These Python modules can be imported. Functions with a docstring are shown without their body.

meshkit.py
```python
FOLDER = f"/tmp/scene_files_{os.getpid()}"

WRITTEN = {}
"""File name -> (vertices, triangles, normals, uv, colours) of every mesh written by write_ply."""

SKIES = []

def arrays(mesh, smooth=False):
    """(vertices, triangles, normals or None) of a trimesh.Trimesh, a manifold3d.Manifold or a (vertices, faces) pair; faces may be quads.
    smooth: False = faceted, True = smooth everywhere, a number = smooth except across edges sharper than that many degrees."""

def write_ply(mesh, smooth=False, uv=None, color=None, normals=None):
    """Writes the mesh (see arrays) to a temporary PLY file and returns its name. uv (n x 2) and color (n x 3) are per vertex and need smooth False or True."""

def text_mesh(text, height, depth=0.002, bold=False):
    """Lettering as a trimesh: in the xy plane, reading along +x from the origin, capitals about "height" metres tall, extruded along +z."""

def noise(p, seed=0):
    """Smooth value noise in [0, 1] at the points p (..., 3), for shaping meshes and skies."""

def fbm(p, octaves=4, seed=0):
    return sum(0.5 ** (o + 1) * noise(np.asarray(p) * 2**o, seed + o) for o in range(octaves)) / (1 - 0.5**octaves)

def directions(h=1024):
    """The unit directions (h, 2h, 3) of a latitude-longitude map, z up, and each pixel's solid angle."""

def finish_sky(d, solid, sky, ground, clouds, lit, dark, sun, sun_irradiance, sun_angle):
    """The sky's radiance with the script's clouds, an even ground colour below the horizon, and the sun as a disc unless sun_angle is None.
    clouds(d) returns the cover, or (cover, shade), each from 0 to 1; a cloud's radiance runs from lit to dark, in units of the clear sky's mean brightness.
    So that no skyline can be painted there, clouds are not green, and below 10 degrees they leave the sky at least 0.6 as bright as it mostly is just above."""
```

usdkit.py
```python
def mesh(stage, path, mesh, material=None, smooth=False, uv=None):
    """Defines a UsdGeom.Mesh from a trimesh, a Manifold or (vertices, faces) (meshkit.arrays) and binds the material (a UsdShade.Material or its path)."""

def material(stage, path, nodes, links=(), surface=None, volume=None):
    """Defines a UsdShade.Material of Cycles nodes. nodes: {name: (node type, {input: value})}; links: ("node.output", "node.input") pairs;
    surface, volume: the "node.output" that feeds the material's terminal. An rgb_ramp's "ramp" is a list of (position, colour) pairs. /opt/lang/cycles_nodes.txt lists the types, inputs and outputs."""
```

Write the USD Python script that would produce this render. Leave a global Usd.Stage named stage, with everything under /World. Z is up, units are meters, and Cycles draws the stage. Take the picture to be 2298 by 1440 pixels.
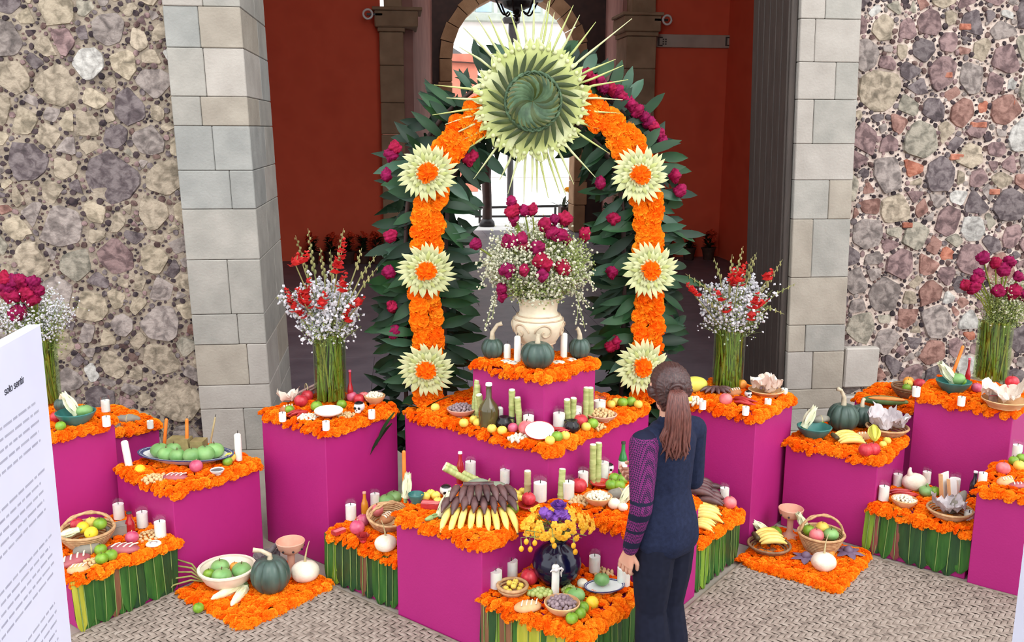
import math, random
import numpy as np
import trimesh, usdkit, meshkit
import manifold3d as m3
from shapely.geometry import Polygon, Point, LineString
from shapely.ops import unary_union
from pxr import Usd, UsdGeom, UsdLux, UsdShade, Gf, Sdf, Vt

stage = Usd.Stage.CreateInMemory()
UsdGeom.SetStageUpAxis(stage, UsdGeom.Tokens.z)
UsdGeom.SetStageMetersPerUnit(stage, 1.0)
UsdGeom.Xform.Define(stage, '/World')
UsdGeom.Scope.Define(stage, '/World/Looks')
R = random.Random(7)
N = np.random.RandomState(7)
PI = math.pi

# ---------------------------------------------------------------- camera, sky, daylight, exposure
FPX, PITCH, ROLL, YAW = 2100.0, 11.6, 0.3, 7.0
EYE = np.array([-0.80, 0.0, 2.62])
_y, _p, _r = np.radians([YAW, PITCH, ROLL])
FWD = np.array([math.sin(_y)*math.cos(_p), math.cos(_y)*math.cos(_p), -math.sin(_p)])
_rt = np.array([math.cos(_y), -math.sin(_y), 0.0]); _up = np.cross(_rt, FWD)
RIGHT = _rt*math.cos(_r) + _up*math.sin(_r); UP = -_rt*math.sin(_r) + _up*math.cos(_r)
cam = UsdGeom.Camera.Define(stage, '/World/camera')
cam.CreateHorizontalApertureAttr(36.0); cam.CreateVerticalApertureAttr(36.0*1440/2298)
cam.CreateFocalLengthAttr(FPX/2298*36.0)
cam.CreateClippingRangeAttr((0.05, 500.0))
cam.CreateExposureAttr(0.0)
cam.AddTransformOp().Set(Gf.Matrix4d(*[float(v) for v in (*RIGHT, 0, *UP, 0, *(-FWD), 0, *EYE, 1)]))

sky = UsdLux.DomeLight.Define(stage, '/World/sky')
sky.CreateColorAttr((0.93, 0.965, 1.0)); sky.CreateIntensityAttr(0.78)
sun = UsdLux.DistantLight.Define(stage, '/World/veiled_sun')
sun.CreateAngleAttr(38.0); sun.CreateIntensityAttr(0.98); sun.CreateColorAttr((1.0, 0.965, 0.91))
def aim(light, d):                       # the light travels along d
    d = np.array(d, float); d /= np.linalg.norm(d)
    z = -d; x = np.cross([0, 0, 1], z); x /= np.linalg.norm(x); y = np.cross(z, x)
    light.AddTransformOp().Set(Gf.Matrix4d(*[float(v) for v in (*x, 0, *y, 0, *z, 0, 0, 0, 0, 1)]))
aim(sun, (-0.4, 0.78, -0.85))

# a point of the photograph on the level z, or on the upright plane y
def ray(px, py): return (px-1149)/FPX*RIGHT - (py-720)/FPX*UP + FWD
def on(px, py, z=0.0):
    d = ray(px, py); return EYE + d*((z-EYE[2])/d[2])
def up(px, py, y):
    d = ray(px, py); return EYE + d*((y-EYE[1])/d[1])

# ---------------------------------------------------------------- meshes are (points, triangles)
def tri(v, f):
    f = np.asarray(f)
    if f.shape[1] == 4: f = np.vstack([f[:, [0, 1, 2]], f[:, [0, 2, 3]]])
    return np.asarray(v, float), f.astype(int)
def cat(ms):
    vs, fs, n = [], [], 0
    for v, f in ms:
        vs.append(v); fs.append(f+n); n += len(v)
    return np.vstack(vs), np.vstack(fs)
def rot(rx=0, ry=0, rz=0):
    a, b, c = np.radians([rx, ry, rz])
    X = np.array([[1, 0, 0], [0, math.cos(a), -math.sin(a)], [0, math.sin(a), math.cos(a)]])
    Y = np.array([[math.cos(b), 0, math.sin(b)], [0, 1, 0], [-math.sin(b), 0, math.cos(b)]])
    Z = np.array([[math.cos(c), -math.sin(c), 0], [math.sin(c), math.cos(c), 0], [0, 0, 1]])
    return Z @ Y @ X
def mv(m, t=(0, 0, 0), r=(0, 0, 0), s=1.0):
    v = np.asarray(m[0])*np.asarray(s)
    return v @ rot(*r).T + np.asarray(t, float), (m[1][:, ::-1] if np.prod(np.broadcast_to(s, 3)) < 0 else m[1])
def grid(nu, nv, wrap=False):
    q = []
    for i in range(nu-1):
        for j in range(nv if wrap else nv-1):
            k = (j+1) % nv
            q.append((i*nv+j, i*nv+k, (i+1)*nv+k, (i+1)*nv+j))
    return np.array(q)
def lathe(prof, n=20, ex=1.0, ey=1.0):
    a = np.linspace(0, 2*PI, n, endpoint=False); v = []
    for r, z in prof: v.append(np.stack([np.cos(a)*max(r, 1e-4)*ex, np.sin(a)*max(r, 1e-4)*ey, np.full(n, z)], 1))
    return tri(np.vstack(v), grid(len(prof), n, True))
def ball(rx, ry=None, rz=None, n=14, k=9):
    ry = rx if ry is None else ry; rz = rx if rz is None else rz
    t = np.linspace(-PI/2, PI/2, k)
    v, f = lathe([(math.cos(x), math.sin(x)) for x in t], n)
    return v*[rx, ry, rz], f
def tube(pts, r, n=7, cap=True):
    p = np.asarray(pts, float); r = np.broadcast_to(np.asarray(r, float), len(p))
    d = np.gradient(p, axis=0); d /= np.linalg.norm(d, axis=1)[:, None]+1e-12
    u = np.cross(d[0], [0, 0, 1.0] if abs(d[0][2]) < .9 else [1.0, 0, 0]); vs = []
    a = np.linspace(0, 2*PI, n, endpoint=False)
    for i in range(len(p)):
        u = u - d[i]*(u @ d[i]); u /= np.linalg.norm(u)+1e-12; w = np.cross(d[i], u)
        vs.append(p[i] + r[i]*(np.cos(a)[:, None]*u + np.sin(a)[:, None]*w))
    v, f = tri(np.vstack(vs), grid(len(p), n, True))
    if cap:
        b = len(v); v = np.vstack([v, p[0], p[-1]]); e = (len(p)-1)*n
        f = np.vstack([f, [(b, (j+1) % n, j) for j in range(n)], [(b+1, e+j, e+(j+1) % n) for j in range(n)]])
    return v, f
def hull(p):
    h = trimesh.convex.convex_hull(np.asarray(p, float)); return np.array(h.vertices), np.array(h.faces)
def box(x0, x1, y0, y1, z0, z1, b=0.0):
    if b <= 0:
        v = [(x, y, z) for x in (x0, x1) for y in (y0, y1) for z in (z0, z1)]
        return tri(v, [(0, 1, 3, 2), (4, 6, 7, 5), (0, 4, 5, 1), (2, 3, 7, 6), (0, 2, 6, 4), (1, 5, 7, 3)])
    p = []
    for x, sx in ((x0, 1), (x1, -1)):
        for y, sy in ((y0, 1), (y1, -1)):
            for z, sz in ((z0, 1), (z1, -1)):
                p += [(x, y+sy*b, z+sz*b), (x+sx*b, y, z+sz*b), (x+sx*b, y+sy*b, z)]
    return hull(p)
def prism(poly, z0, z1):                  # shapely polygon in xy, extruded along z
    m = trimesh.creation.extrude_polygon(poly, z1-z0, engine='earcut'); m.apply_translation((0, 0, z0))
    return np.array(m.vertices), np.array(m.faces)
def blade(L, W, n=6, bend=0.0, fold=0.25, tip=0.5, base=0.35, curl=0.0):   # a leaf along +x, its upper side +z
    t = np.linspace(0, 1, n); v = []
    w = W/2*np.clip(np.where(t < tip, base+(1-base)*np.sin(t/tip*PI/2), np.cos((t-tip)/(1-tip)*PI/2)**.8), 0.02, 1)
    ang = bend*t
    x = np.cumsum(np.r_[0, np.cos(ang[1:])])*L/(n-1); z = np.cumsum(np.r_[0, -np.sin(ang[1:])])*L/(n-1)
    for i in range(n):
        y = curl*t[i]**2
        v += [(x[i], y-w[i], z[i]+fold*w[i]), (x[i], y, z[i]), (x[i], y+w[i], z[i]+fold*w[i])]
    return tri(v, grid(n, 3))
def wob(m, amp, sc, seed=0):
    v = m[0]; d = np.stack([meshkit.noise(v*sc+11.3*k, seed+k) for k in range(3)], 1)-.5
    return v+d*2*amp, m[1]

# ---------------------------------------------------------------- scene prims
_used = {}
def fresh(parent, name):
    k = _used.get((parent, name), 0); _used[(parent, name)] = k+1
    return f'{parent}/{name}' + (f'_{k:03d}' if k else '')
def tag(p, label=None, cat_=None, group=None, kind=None):
    for k, v in (('label', label), ('category', cat_), ('group', group), ('kind', kind)):
        if v: p.SetCustomDataByKey(k, v)
    return p
def mat4(pos=(0, 0, 0), r=(0, 0, 0), s=1.0):
    A = (rot(*r)*np.broadcast_to(np.asarray(s, float), 3)).T; P = [float(x) for x in pos]
    return Gf.Matrix4d(*[float(v) for v in (*A[0], 0, *A[1], 0, *A[2], 0, *P, 1)])
def obj(name, mesh, m, parent='/World', smooth=True, label=None, cat_=None, group=None, kind=None, M=None):
    path = fresh(parent, name)
    g = usdkit.mesh(stage, path, mesh, LOOK[m], smooth)
    if M is not None: g.AddTransformOp().Set(M)
    tag(g.GetPrim(), label, cat_, group, kind)
    return path
def thing(name, label, cat_, pos=(0, 0, 0), r=(0, 0, 0), s=1.0, group=None, kind=None):
    path = fresh('/World', name)
    x = UsdGeom.Xform.Define(stage, path); x.AddTransformOp().Set(mat4(pos, r, s))
    tag(x.GetPrim(), label, cat_, group, kind)
    return path
_proto = {}
def place(key, name, build, label, cat_, pos, r=(0, 0, 0), s=1.0, group=None):
    """A thing of the kind KEY: the first one is built (build() lists its parts), every later one refers to the first."""
    if key not in _proto:
        path = _proto[key] = thing(name, label, cat_, pos, r, s, group)
        for e in build():
            p = obj(e[0], e[1], e[2], path, e[3] if len(e) > 3 and e[3] is not None else True, kind=e[5] if len(e) > 5 else None)
            for q in (e[4] if len(e) > 4 and e[4] else ()): obj(q[0], q[1], q[2], p)
        return path
    path = fresh('/World', name)
    x = UsdGeom.Xform.Define(stage, path); q = x.GetPrim()
    q.GetReferences().AddInternalReference(_proto[key])
    x.MakeMatrixXform().Set(mat4(pos, r, s))
    tag(q, label, cat_, group); q.SetInstanceable(True)
    return path
def struct(name, mesh, m, parent='/World', smooth=False):
    return obj(name, mesh, m, parent, smooth, kind='structure' if parent == '/World' else None)

# ---------------------------------------------------------------- looks
LOOK = {}
def c(r, g, b): return tuple(((x/255)/12.92 if x <= 10 else ((x/255+.055)/1.055)**2.4) for x in (r, g, b))
def look(name, cols, rough=.6, scale=8.0, detail=3.0, bump=0.0, bscale=None, rnd=0.0, hue=0.0, spec=.4, sss=0.0, coat=0.0, sheen=0.0, dist=0.0, stretch=(1, 1, 1), metal=0.0, spread=(.3, .7), world=False, trans=0.0):
    nd = {'tc': ('texture_coordinate', {}), 'mp': ('mapping', {'scale': stretch}), 'p': ('principled_bsdf', {'roughness': rough, 'specular_ior_level': spec, 'metallic': metal})}
    ln = [('tc.object', 'mp.vector')]
    if world: nd['tc'] = ('geometry', {}); ln = [('tc.position', 'mp.vector')]
    src = None
    if len(cols) > 1:
        k = len(cols)-1
        nd['n'] = ('noise_texture', {'scale': scale, 'detail': detail, 'distortion': dist})
        nd['r'] = ('rgb_ramp', {'ramp': [(spread[0]+(spread[1]-spread[0])*i/k, x) for i, x in enumerate(cols)]})
        ln += [('mp.vector', 'n.vector'), ('n.fac', 'r.fac')]; src = 'r.color'
    else:
        nd['cc'] = ('color', {'value': cols[0]}); src = 'cc.color'
    if rnd or hue:
        nd['oi'] = ('object_info', {}); nd['h'] = ('hsv', {'saturation': 1.0})
        ln += [(src, 'h.color')]
        if rnd:
            nd['mr'] = ('map_range', {'to_min': 1-rnd, 'to_max': 1+rnd}); nd['mr'][1].update({'from_min': 0.0, 'from_max': 1.0})
            ln += [('oi.random', 'mr.value'), ('mr.result', 'h.value')]
        if hue:
            nd['mh'] = ('map_range', {'from_min': 0.0, 'from_max': 1.0, 'to_min': .5-hue, 'to_max': .5+hue})
            ln += [('oi.random', 'mh.value'), ('mh.result', 'h.hue')]
        src = 'h.color'
    ln += [(src, 'p.base_color')]
    if bump:
        nd['bn'] = ('noise_texture', {'scale': bscale or scale*4, 'detail': 4.0}); nd['b'] = ('bump', {'strength': 1.0, 'distance': bump})
        ln += [('mp.vector', 'bn.vector'), ('bn.fac', 'b.height'), ('b.normal', 'p.normal')]
    if sss: nd['p'][1].update({'subsurface_weight': sss, 'subsurface_scale': 0.01})
    if coat: nd['p'][1].update({'coat_weight': coat, 'coat_roughness': .08})
    if sheen: nd['p'][1].update({'sheen_weight': sheen})
    surf = 'p.BSDF'
    if trans:
        nd['tl'] = ('mix_closure', {'fac': trans}); nd['tb'] = ('translucent_bsdf', {})
        ln += [(src, 'tb.color'), ('p.BSDF', 'tl.closure1'), ('tb.BSDF', 'tl.closure2')]; surf = 'tl.closure'
    LOOK[name] = usdkit.material(stage, f'/World/Looks/{name}', nd, ln, surface=surf)
def glass_look(name, tint, most=.25, rough=0.03):
    LOOK[name] = usdkit.material(stage, f'/World/Looks/{name}', {'t': ('transparent_bsdf', {'color': tint}), 'g': ('glossy_bsdf', {'roughness': rough, 'color': (1, 1, 1)}), 'f': ('layer_weight', {'blend': .5}), 'q': ('math', {'math_type': 'power', 'value2': 3.5}), 'k': ('math', {'math_type': 'multiply_add', 'value2': most, 'value3': .03}), 'm': ('mix_closure', {})},
                                 [('f.facing', 'q.value1'), ('q.value', 'k.value1'), ('k.value', 'm.fac'), ('t.BSDF', 'm.closure1'), ('g.BSDF', 'm.closure2')], surface='m.closure')
# ---------------------------------------------------------------- the looks of the setting
look('mortar_left', [c(120, 109, 97), c(148, 135, 120), c(166, 152, 136)], .9, 12, 8, .008, 60, spec=.2)
look('mortar_right', [c(160, 142, 132), c(196, 178, 166), c(214, 198, 186)], .9, 12, 8, .008, 60, spec=.2)
for n_, a_, b_ in (('stone_beige', (134, 122, 106), (166, 152, 134)), ('stone_grey', (114, 104, 100), (146, 135, 129)), ('stone_dark', (82, 72, 74), (112, 102, 102)),
                   ('stone_red', (116, 84, 76), (146, 112, 102)), ('stone_pale', (150, 146, 141), (180, 176, 170)), ('stone_tan', (138, 126, 108), (170, 156, 136)),
                   ('stone_plum', (104, 84, 84), (140, 116, 114)), ('brick_red', (150, 90, 72), (172, 114, 94)), ('pebble_dark', (46, 38, 42), (72, 60, 62)), ('pebble_brown', (72, 54, 52), (104, 84, 78)), ('stone_sage', (124, 118, 106), (154, 146, 132))):
    look(n_, [c(*[x*.76 for x in a_]), c(*a_), c(*b_), c(*[min(235, x*1.06) for x in b_])], .88, 15, 9, .007, 48, rnd=.14, spec=.2, world=True, spread=(.28, .72), dist=.6)
for n_, a_, b_ in (('ashlar', (141, 138, 131), (165, 160, 152)), ('ashlar_warm', (145, 136, 124), (166, 157, 144)), ('ashlar_cool', (136, 136, 132), (159, 158, 153)), ('ashlar_pale', (156, 149, 141), (175, 168, 160)), ('ashlar_joint', (116, 109, 101), (138, 131, 123))):
    look(n_, [c(*a_), c(*b_)], .85, 4, 7, .003, 50, rnd=.05, spec=.25, world=True)
look('brown_stone', [c(140, 116, 92), c(168, 142, 114)], .85, 3, 6, .004, 40, rnd=.06, spec=.2, world=True)
look('arch_stone', [c(150, 116, 86), c(180, 144, 110)], .85, 3, 6, .004, 40, rnd=.08, spec=.2, world=True)
look('red_plaster', [c(212, 86, 60), c(222, 94, 66), c(216, 89, 62)], .8, 1.2, 6, .002, 30, spec=.25, world=True)
look('pink_plaster', [c(150, 106, 98), c(172, 126, 116)], .85, 2, 5, .003, 30, spec=.2, world=True)
look('lime_wash', [c(206, 200, 190), c(220, 214, 204)], .9, 2, 4, world=True)
look('dark_wood', [c(48, 30, 26), c(66, 42, 36)], .6, 6, 4, world=True)
look('added_door_dark', [c(58, 50, 46), c(74, 64, 58)], .6, 5, 5, .002, 60, stretch=(8, 8, .6), world=True)  # dark tone for the leaf added over the right jamb
look('passage_floor', [c(84, 78, 88), c(106, 98, 106)], .5, 3, 6, .002, 40, spec=.4, world=True)
look('court_floor', [c(138, 130, 120), c(160, 150, 138)], .7, 4, 6, .002, 40, spec=.3, world=True)
look('plaza_floor', [c(206, 204, 200), c(226, 224, 220)], .8, 1, 4, world=True)
look('pale_facade', [c(226, 224, 220), c(240, 238, 236)], .8, 1, 4, world=True)
look('ledge_stone', [c(150, 160, 150), c(180, 186, 176)], .8, 2, 4, world=True)
look('window_blue', [c(150, 175, 205), c(175, 195, 220)], .15, 2, 2)
look('salmon_wall', [c(190, 110, 90), c(206, 126, 104)], .8, 2, 4, world=True)
look('black_iron', [c(26, 22, 22), c(40, 34, 34)], .5, 12, 3, spec=.5)
look('white_enamel', [c(222, 220, 216)], .4)
look('plaque_grey', [c(164, 152, 138), c(184, 172, 158)], .6, 3, 4)
look('print_dark', [c(70, 62, 58)], .7)
look('straw', [c(114, 102, 93), c(146, 132, 121), c(160, 147, 136)], .8, 26, 4, .001, 160, spec=.2, stretch=(1, 1, 1), world=True)
look('straw_edge', [c(104, 92, 80), c(140, 126, 112)], .85, 30, 3, world=True)

YW = 7.7
def lean(m, k=.028):
    v = m[0].copy(); v[:, 0] -= k*v[:, 2]; return v, m[1]

# floors
struct('floor', box(-14, 14, -12, 7.7, -.2, 0), 'court_floor')
pf = thing('floor_passage', 'dark polished stone floor of the covered passage', None, kind='structure')
k_ = 0
for i in range(11):                       # large dark slabs of the passage floor
    for j in range(12):
        x = -4.6+j*1.0+(.5 if i % 2 else 0); y = 7.7+i*1.53
        obj('slab', box(x+.002, x+.998, y+.002, y+1.528, -.1, -.001-.001*R.random(), .0025), 'passage_floor', pf, False)
obj('bedding', box(-5.2, 8.5, 7.7, 24.6, -.2, -.012), 'print_dark', pf, False)
struct('floor_plaza', box(-40, 45, 24.6, 90, -.2, -.01), 'plaza_floor')

# ---- rubble walls: a packing of stones, each cell of its power diagram one stone
def rubble(name, x0, x1, zmax, seed, mortar, looks, pebs, view, big, label, joint, flush):
    rs = np.random.RandomState(seed)
    w = thing(name, label, None, kind='structure')
    nx, nz = int((x1-x0)/.05), int(zmax/.05)
    X, Z = np.meshgrid(np.linspace(x0, x1, nx), np.linspace(0, zmax, nz), indexing='ij')
    P = np.stack([X, np.full_like(X, YW), Z], -1).reshape(-1, 3)
    P[:, 1] -= (meshkit.fbm(P*[7, 1, 7], 4, seed)-.5)*.03
    obj('mortar', lean(tri(P, grid(nx, nz))), mortar, w)
    from scipy.spatial import cKDTree
    from scipy import ndimage
    from shapely import contains_xy
    pts, rad = [], []
    G = {}
    def ok(x, z, r, gap):
        m = int((r+.22)/.1)+1; cx, cz = int(x/.1), int(z/.1)
        for a in range(cx-m, cx+m+1):
            for b in range(cz-m, cz+m+1):
                for k in G.get((a, b), ()):
                    if (pts[k][0]-x)**2+(pts[k][1]-z)**2 < (rad[k]+r+gap)**2: return False
        return True
    def add(x, z, r): G.setdefault((int(x/.1), int(z/.1)), []).append(len(pts)); pts.append((x, z)); rad.append(r)
    for x, z, r in big: add(x, z, r)
    for r0, r1, tries, gap in ((.1, .15, 300, -.01), (.07, .1, 700, -.008), (.05, .07, 1500, -.004), (.03, .046, 2600, .004)):
        for _ in range(tries):
            r = rs.uniform(r0, r1); x, z = rs.uniform(x0+r*.6, x1-r*.6), rs.uniform(.02, zmax-.02)
            if ok(x, z, r, gap): add(x, z, r)
    A = np.array(pts); B = np.array(rad); T = cKDTree(A); cells = []; SC = 250
    full = np.zeros((int((x1-x0)*SC)+2, int(zmax*SC)+2), bool)      # which spots of the wall a large stone covers
    def clip(poly, s, h):
        out = []
        for k in range(len(poly)):
            a, b = poly[k], poly[(k+1) % len(poly)]; sa, sb = s[k], s[(k+1) % len(poly)]
            if sa <= h: out.append(a)
            if (sa <= h) != (sb <= h): out.append(a+(b-a)*(h-sa)/(sb-sa))
        return np.array(out)
    def stone(poly, A_, r, h):
        n = len(poly); tilt = rs.uniform(-.07, .07, 2)
        rings = [(1.0, -.008), (.955, .75*h), (.7, h)]
        v = [np.stack([poly[:, 0]*s_, -(z_+(poly @ tilt)*s_*(z_ > 0)+rs.uniform(-1, 1, n)*.1*h), poly[:, 1]*s_], 1) for s_, z_ in rings]
        v = np.vstack(v+[[[0, -h*1.05, 0]]]); v, f = tri(v, list(grid(3, n, True))); f = np.vstack([f, [(2*n+k, 2*n+(k+1) % n, 3*n) for k in range(n)]])
        seen = view[0] < A_[0] < view[1] and view[2] < A_[1] < view[3]
        cells.append((r, seen, (v+[A_[0], YW-.006, A_[1]], f)))
    for i in range(len(A)):
        r = B[i]; m = 11
        th = np.linspace(0, 2*PI, m, endpoint=False)+rs.rand(); rr = r*rs.uniform(1.25, 2.0, m)
        poly = np.stack([np.cos(th)*rr*1.15, np.sin(th)*rr], 1)
        for j in T.query_ball_point(A[i], r*2.3+.26):
            if j == i: continue
            d = A[j]-A[i]; L = math.hypot(*d); h = (L*L+r*r-B[j]**2)/(2*L)-rs.uniform(.004, joint)
            s = poly @ (d/L)
            if s.max() > h: poly = clip(poly, s, h)
            if len(poly) < 3: break
        if len(poly) < 3: continue
        poly[:, 0] = np.clip(poly[:, 0], x0-A[i][0]+.004, x1-A[i][0]-.004)
        q = np.vstack([[.86*poly[k]+.14*poly[(k+1) % len(poly)], .14*poly[k]+.86*poly[(k+1) % len(poly)]] for k in range(len(poly))]).reshape(-1, 2)
        cn = q.mean(0); q = (q-cn)*(1+rs.uniform(-.05, .05, (len(q), 1))); Ai = A[i]+cn
        g0, g1 = np.maximum(0, ((q.min(0)+Ai-[x0, 0])*SC).astype(int)), ((q.max(0)+Ai-[x0, 0])*SC).astype(int)+2
        gx, gz = np.meshgrid(np.arange(g0[0], min(g1[0], full.shape[0])), np.arange(g0[1], min(g1[1], full.shape[1])), indexing='ij')
        if gx.size: full[gx, gz] |= contains_xy(Polygon(q).buffer(0), gx/SC+x0-Ai[0], gz/SC-Ai[1])
        stone(q, Ai, r, min(.02, .1*r+.004)*rs.uniform(.5, 1.2)*flush)
    D = ndimage.distance_transform_edt(~full)/SC; Gp = {}
    for r0, r1, tries in ((.018, .03, 9000), (.011, .018, 20000), (.008, .011, 9000)):
        for _ in range(tries):
            r = rs.uniform(r0, r1); x, z = rs.uniform(x0+.02, x1-.02), rs.uniform(.02, zmax-.03); a, b = int((x-x0)*SC), int(z*SC)
            if D[a, b] < r*.5: continue
            ca, cb = int(x/.05), int(z/.05)
            if any((px-x)**2+(pz-z)**2 < (pr+r)**2*1.05 for u in range(ca-1, ca+2) for w_ in range(cb-1, cb+2) for px, pz, pr in Gp.get((u, w_), ())): continue
            Gp.setdefault((ca, cb), []).append((x, z, r))
            th = np.linspace(0, 2*PI, 7, endpoint=False)+rs.rand(); k_ = rs.uniform(0, PI); st = rs.uniform(.7, 1.0)
            q = np.stack([np.cos(th), np.sin(th)*st], 1)*(r*rs.uniform(.8, 1.15, 7))[:, None]; q = q @ np.array([[math.cos(k_), math.sin(k_)], [-math.sin(k_), math.cos(k_)]])
            stone(q, (x, z), r*.6, min(.008, r*.4))
    cells.sort(key=lambda t: (-int(t[1]), -t[0]))
    rest = {}
    nm, wt = zip(*looks)
    for k, (r, seen, m) in enumerate(cells):
        l = rs.choice(nm, p=np.array(wt)/sum(wt)) if r > .032 else rs.choice(pebs)
        if r > .11 and l in ('pebble_dark', 'brick_red'): l = nm[0]
        if k < 298: obj('stone', lean(m), l, w, 35)
        else: rest.setdefault(l, []).append(lean(m))
    for l, ms in rest.items(): obj('chinking', cat(ms), l, w, 35, kind='stuff')
    return w
rubble('wall_left', -5.0, -2.38, 4.6, 3, 'mortar_left', (('stone_beige', 6), ('stone_grey', 4), ('stone_tan', 3), ('stone_dark', 2), ('stone_red', .7), ('stone_pale', .6), ('stone_plum', 1.6), ('stone_sage', 1.5)),
       ['pebble_dark', 'pebble_dark', 'pebble_brown', 'stone_plum', 'stone_dark'], (-4.15, -2.3, .35, 3.9),
       [(-2.95, 2.22, .21), (-3.27, 2.92, .16), (-3.35, 1.85, .17), (-2.98, 1.6, .15), (-2.68, 1.06, .16), (-2.72, .78, .15), (-2.66, 1.95, .14), (-2.75, 2.75, .13), (-3.0, 3.1, .13), (-3.55, 2.35, .16), (-2.55, 2.95, .12), (-3.2, 1.22, .13), (-2.6, .42, .2)], 'irregular rubble stone wall with dark pebbles pressed into beige mortar', .036, .7)
WR = rubble('wall_right', 3.06, 6.0, 4.7, 5, 'mortar_right', (('stone_grey', 4), ('stone_plum', 5), ('stone_dark', 3), ('stone_beige', 3), ('stone_sage', 2), ('stone_red', 2.5), ('stone_pale', 1.2), ('brick_red', 1)),
       ['pebble_dark', 'pebble_dark', 'pebble_brown', 'stone_plum', 'stone_dark', 'stone_grey'], (3.0, 5.15, .4, 4.0),
       [(3.33, 2.95, .18), (3.75, 2.55, .16), (3.55, 1.95, .13), (4.05, 1.85, .13), (3.3, 1.75, .15), (4.5, 2.8, .14), (3.9, 3.1, .14), (4.3, 1.5, .15), (4.62, 1.98, .16), (4.0, .95, .15), (4.55, 1.1, .17), (3.5, 1.2, .15)], 'rubble stone wall with pale pinkish mortar and scattered red brick pieces', .03, 1.0)
struct('wall_left_core', box(-12, -2.4, YW+.03, 8.6, 0, 10), 'mortar_left')
struct('wall_right_core', box(3.07, 12, YW+.03, 8.6, 0, 10), 'mortar_right')
struct('wall_above', box(-2.5, 3.2, 7.66, 8.6, 9, 10), 'ashlar_warm')

for px, py, w_ in ((2195, 280, 38), (2146, 352, 32), (2125, 168, 22), (2165, 60, 26), (2262, 230, 30), (2035, 505, 24), (2230, 430, 26), (2100, 415, 22)):   # flat red bricks laid in the mortar
    q = up(px, py, YW); w2 = w_/2/262
    obj('brick', wob(box(q[0]-w2, q[0]+w2, YW-.024, YW+.02, q[2]-.026, q[2]+.026, .008), .004, 40, px), 'brick_red', WR, 30)
# ---- dressed stone jambs, block by block
def jamb(name, xs, y0, y1, courses, label, face, seed):
    rs = np.random.RandomState(seed)
    p = thing(name, label, None, kind='structure')
    x0, x1 = xs
    obj('core', lean(box(x0+.02, x1-.02, y0+.02, y1-.02, 0, 9)), 'ashlar_joint', p, False)
    z = 0.0; k = 0
    while z < 8.9:
        hgt, split = courses[k % len(courses)]
        cuts = [x0, x1] if split is None else [x0, x0+split*(x1-x0), x1]
        for i in range(len(cuts)-1):
            a, b = cuts[i], cuts[i+1]; d = rs.uniform(0, .006)
            ys = [y0-d, y1] if (i == 0 and face > 0 and len(cuts) > 2) or (face < 0 and i == len(cuts)-2 and len(cuts) > 2) else [y0-d, (y0+y1)/2+rs.uniform(-.2, .2), y1]
            for q in range(len(ys)-1):
                v, f = box(a+.0015, b-.0015, ys[q]+(.0015 if q else 0), ys[q+1]-.0015, z+.0015, z+hgt-.0015, .006)
                obj('stone_block', lean((v, f)), rs.choice(['ashlar', 'ashlar', 'ashlar_warm', 'ashlar_cool', 'ashlar_pale'] if face > 0 else ['ashlar_pale', 'ashlar_pale', 'ashlar', 'ashlar_warm']), p, 30)
        z += hgt; k += 1
    return p
C1 = [(.36, .6), (.2, None), (.34, .72), (.25, .62), (.44, .55), (.4, None), (.3, .68), (.34, .5), (.22, .38), (.36, .47), (.3, .45), (.33, .52)]
jamb('pillar_left', (-2.42, -1.85), 7.6, 9.0, C1, 'tall grey dressed stone jamb on the left of the passage opening', 1, 1)
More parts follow.
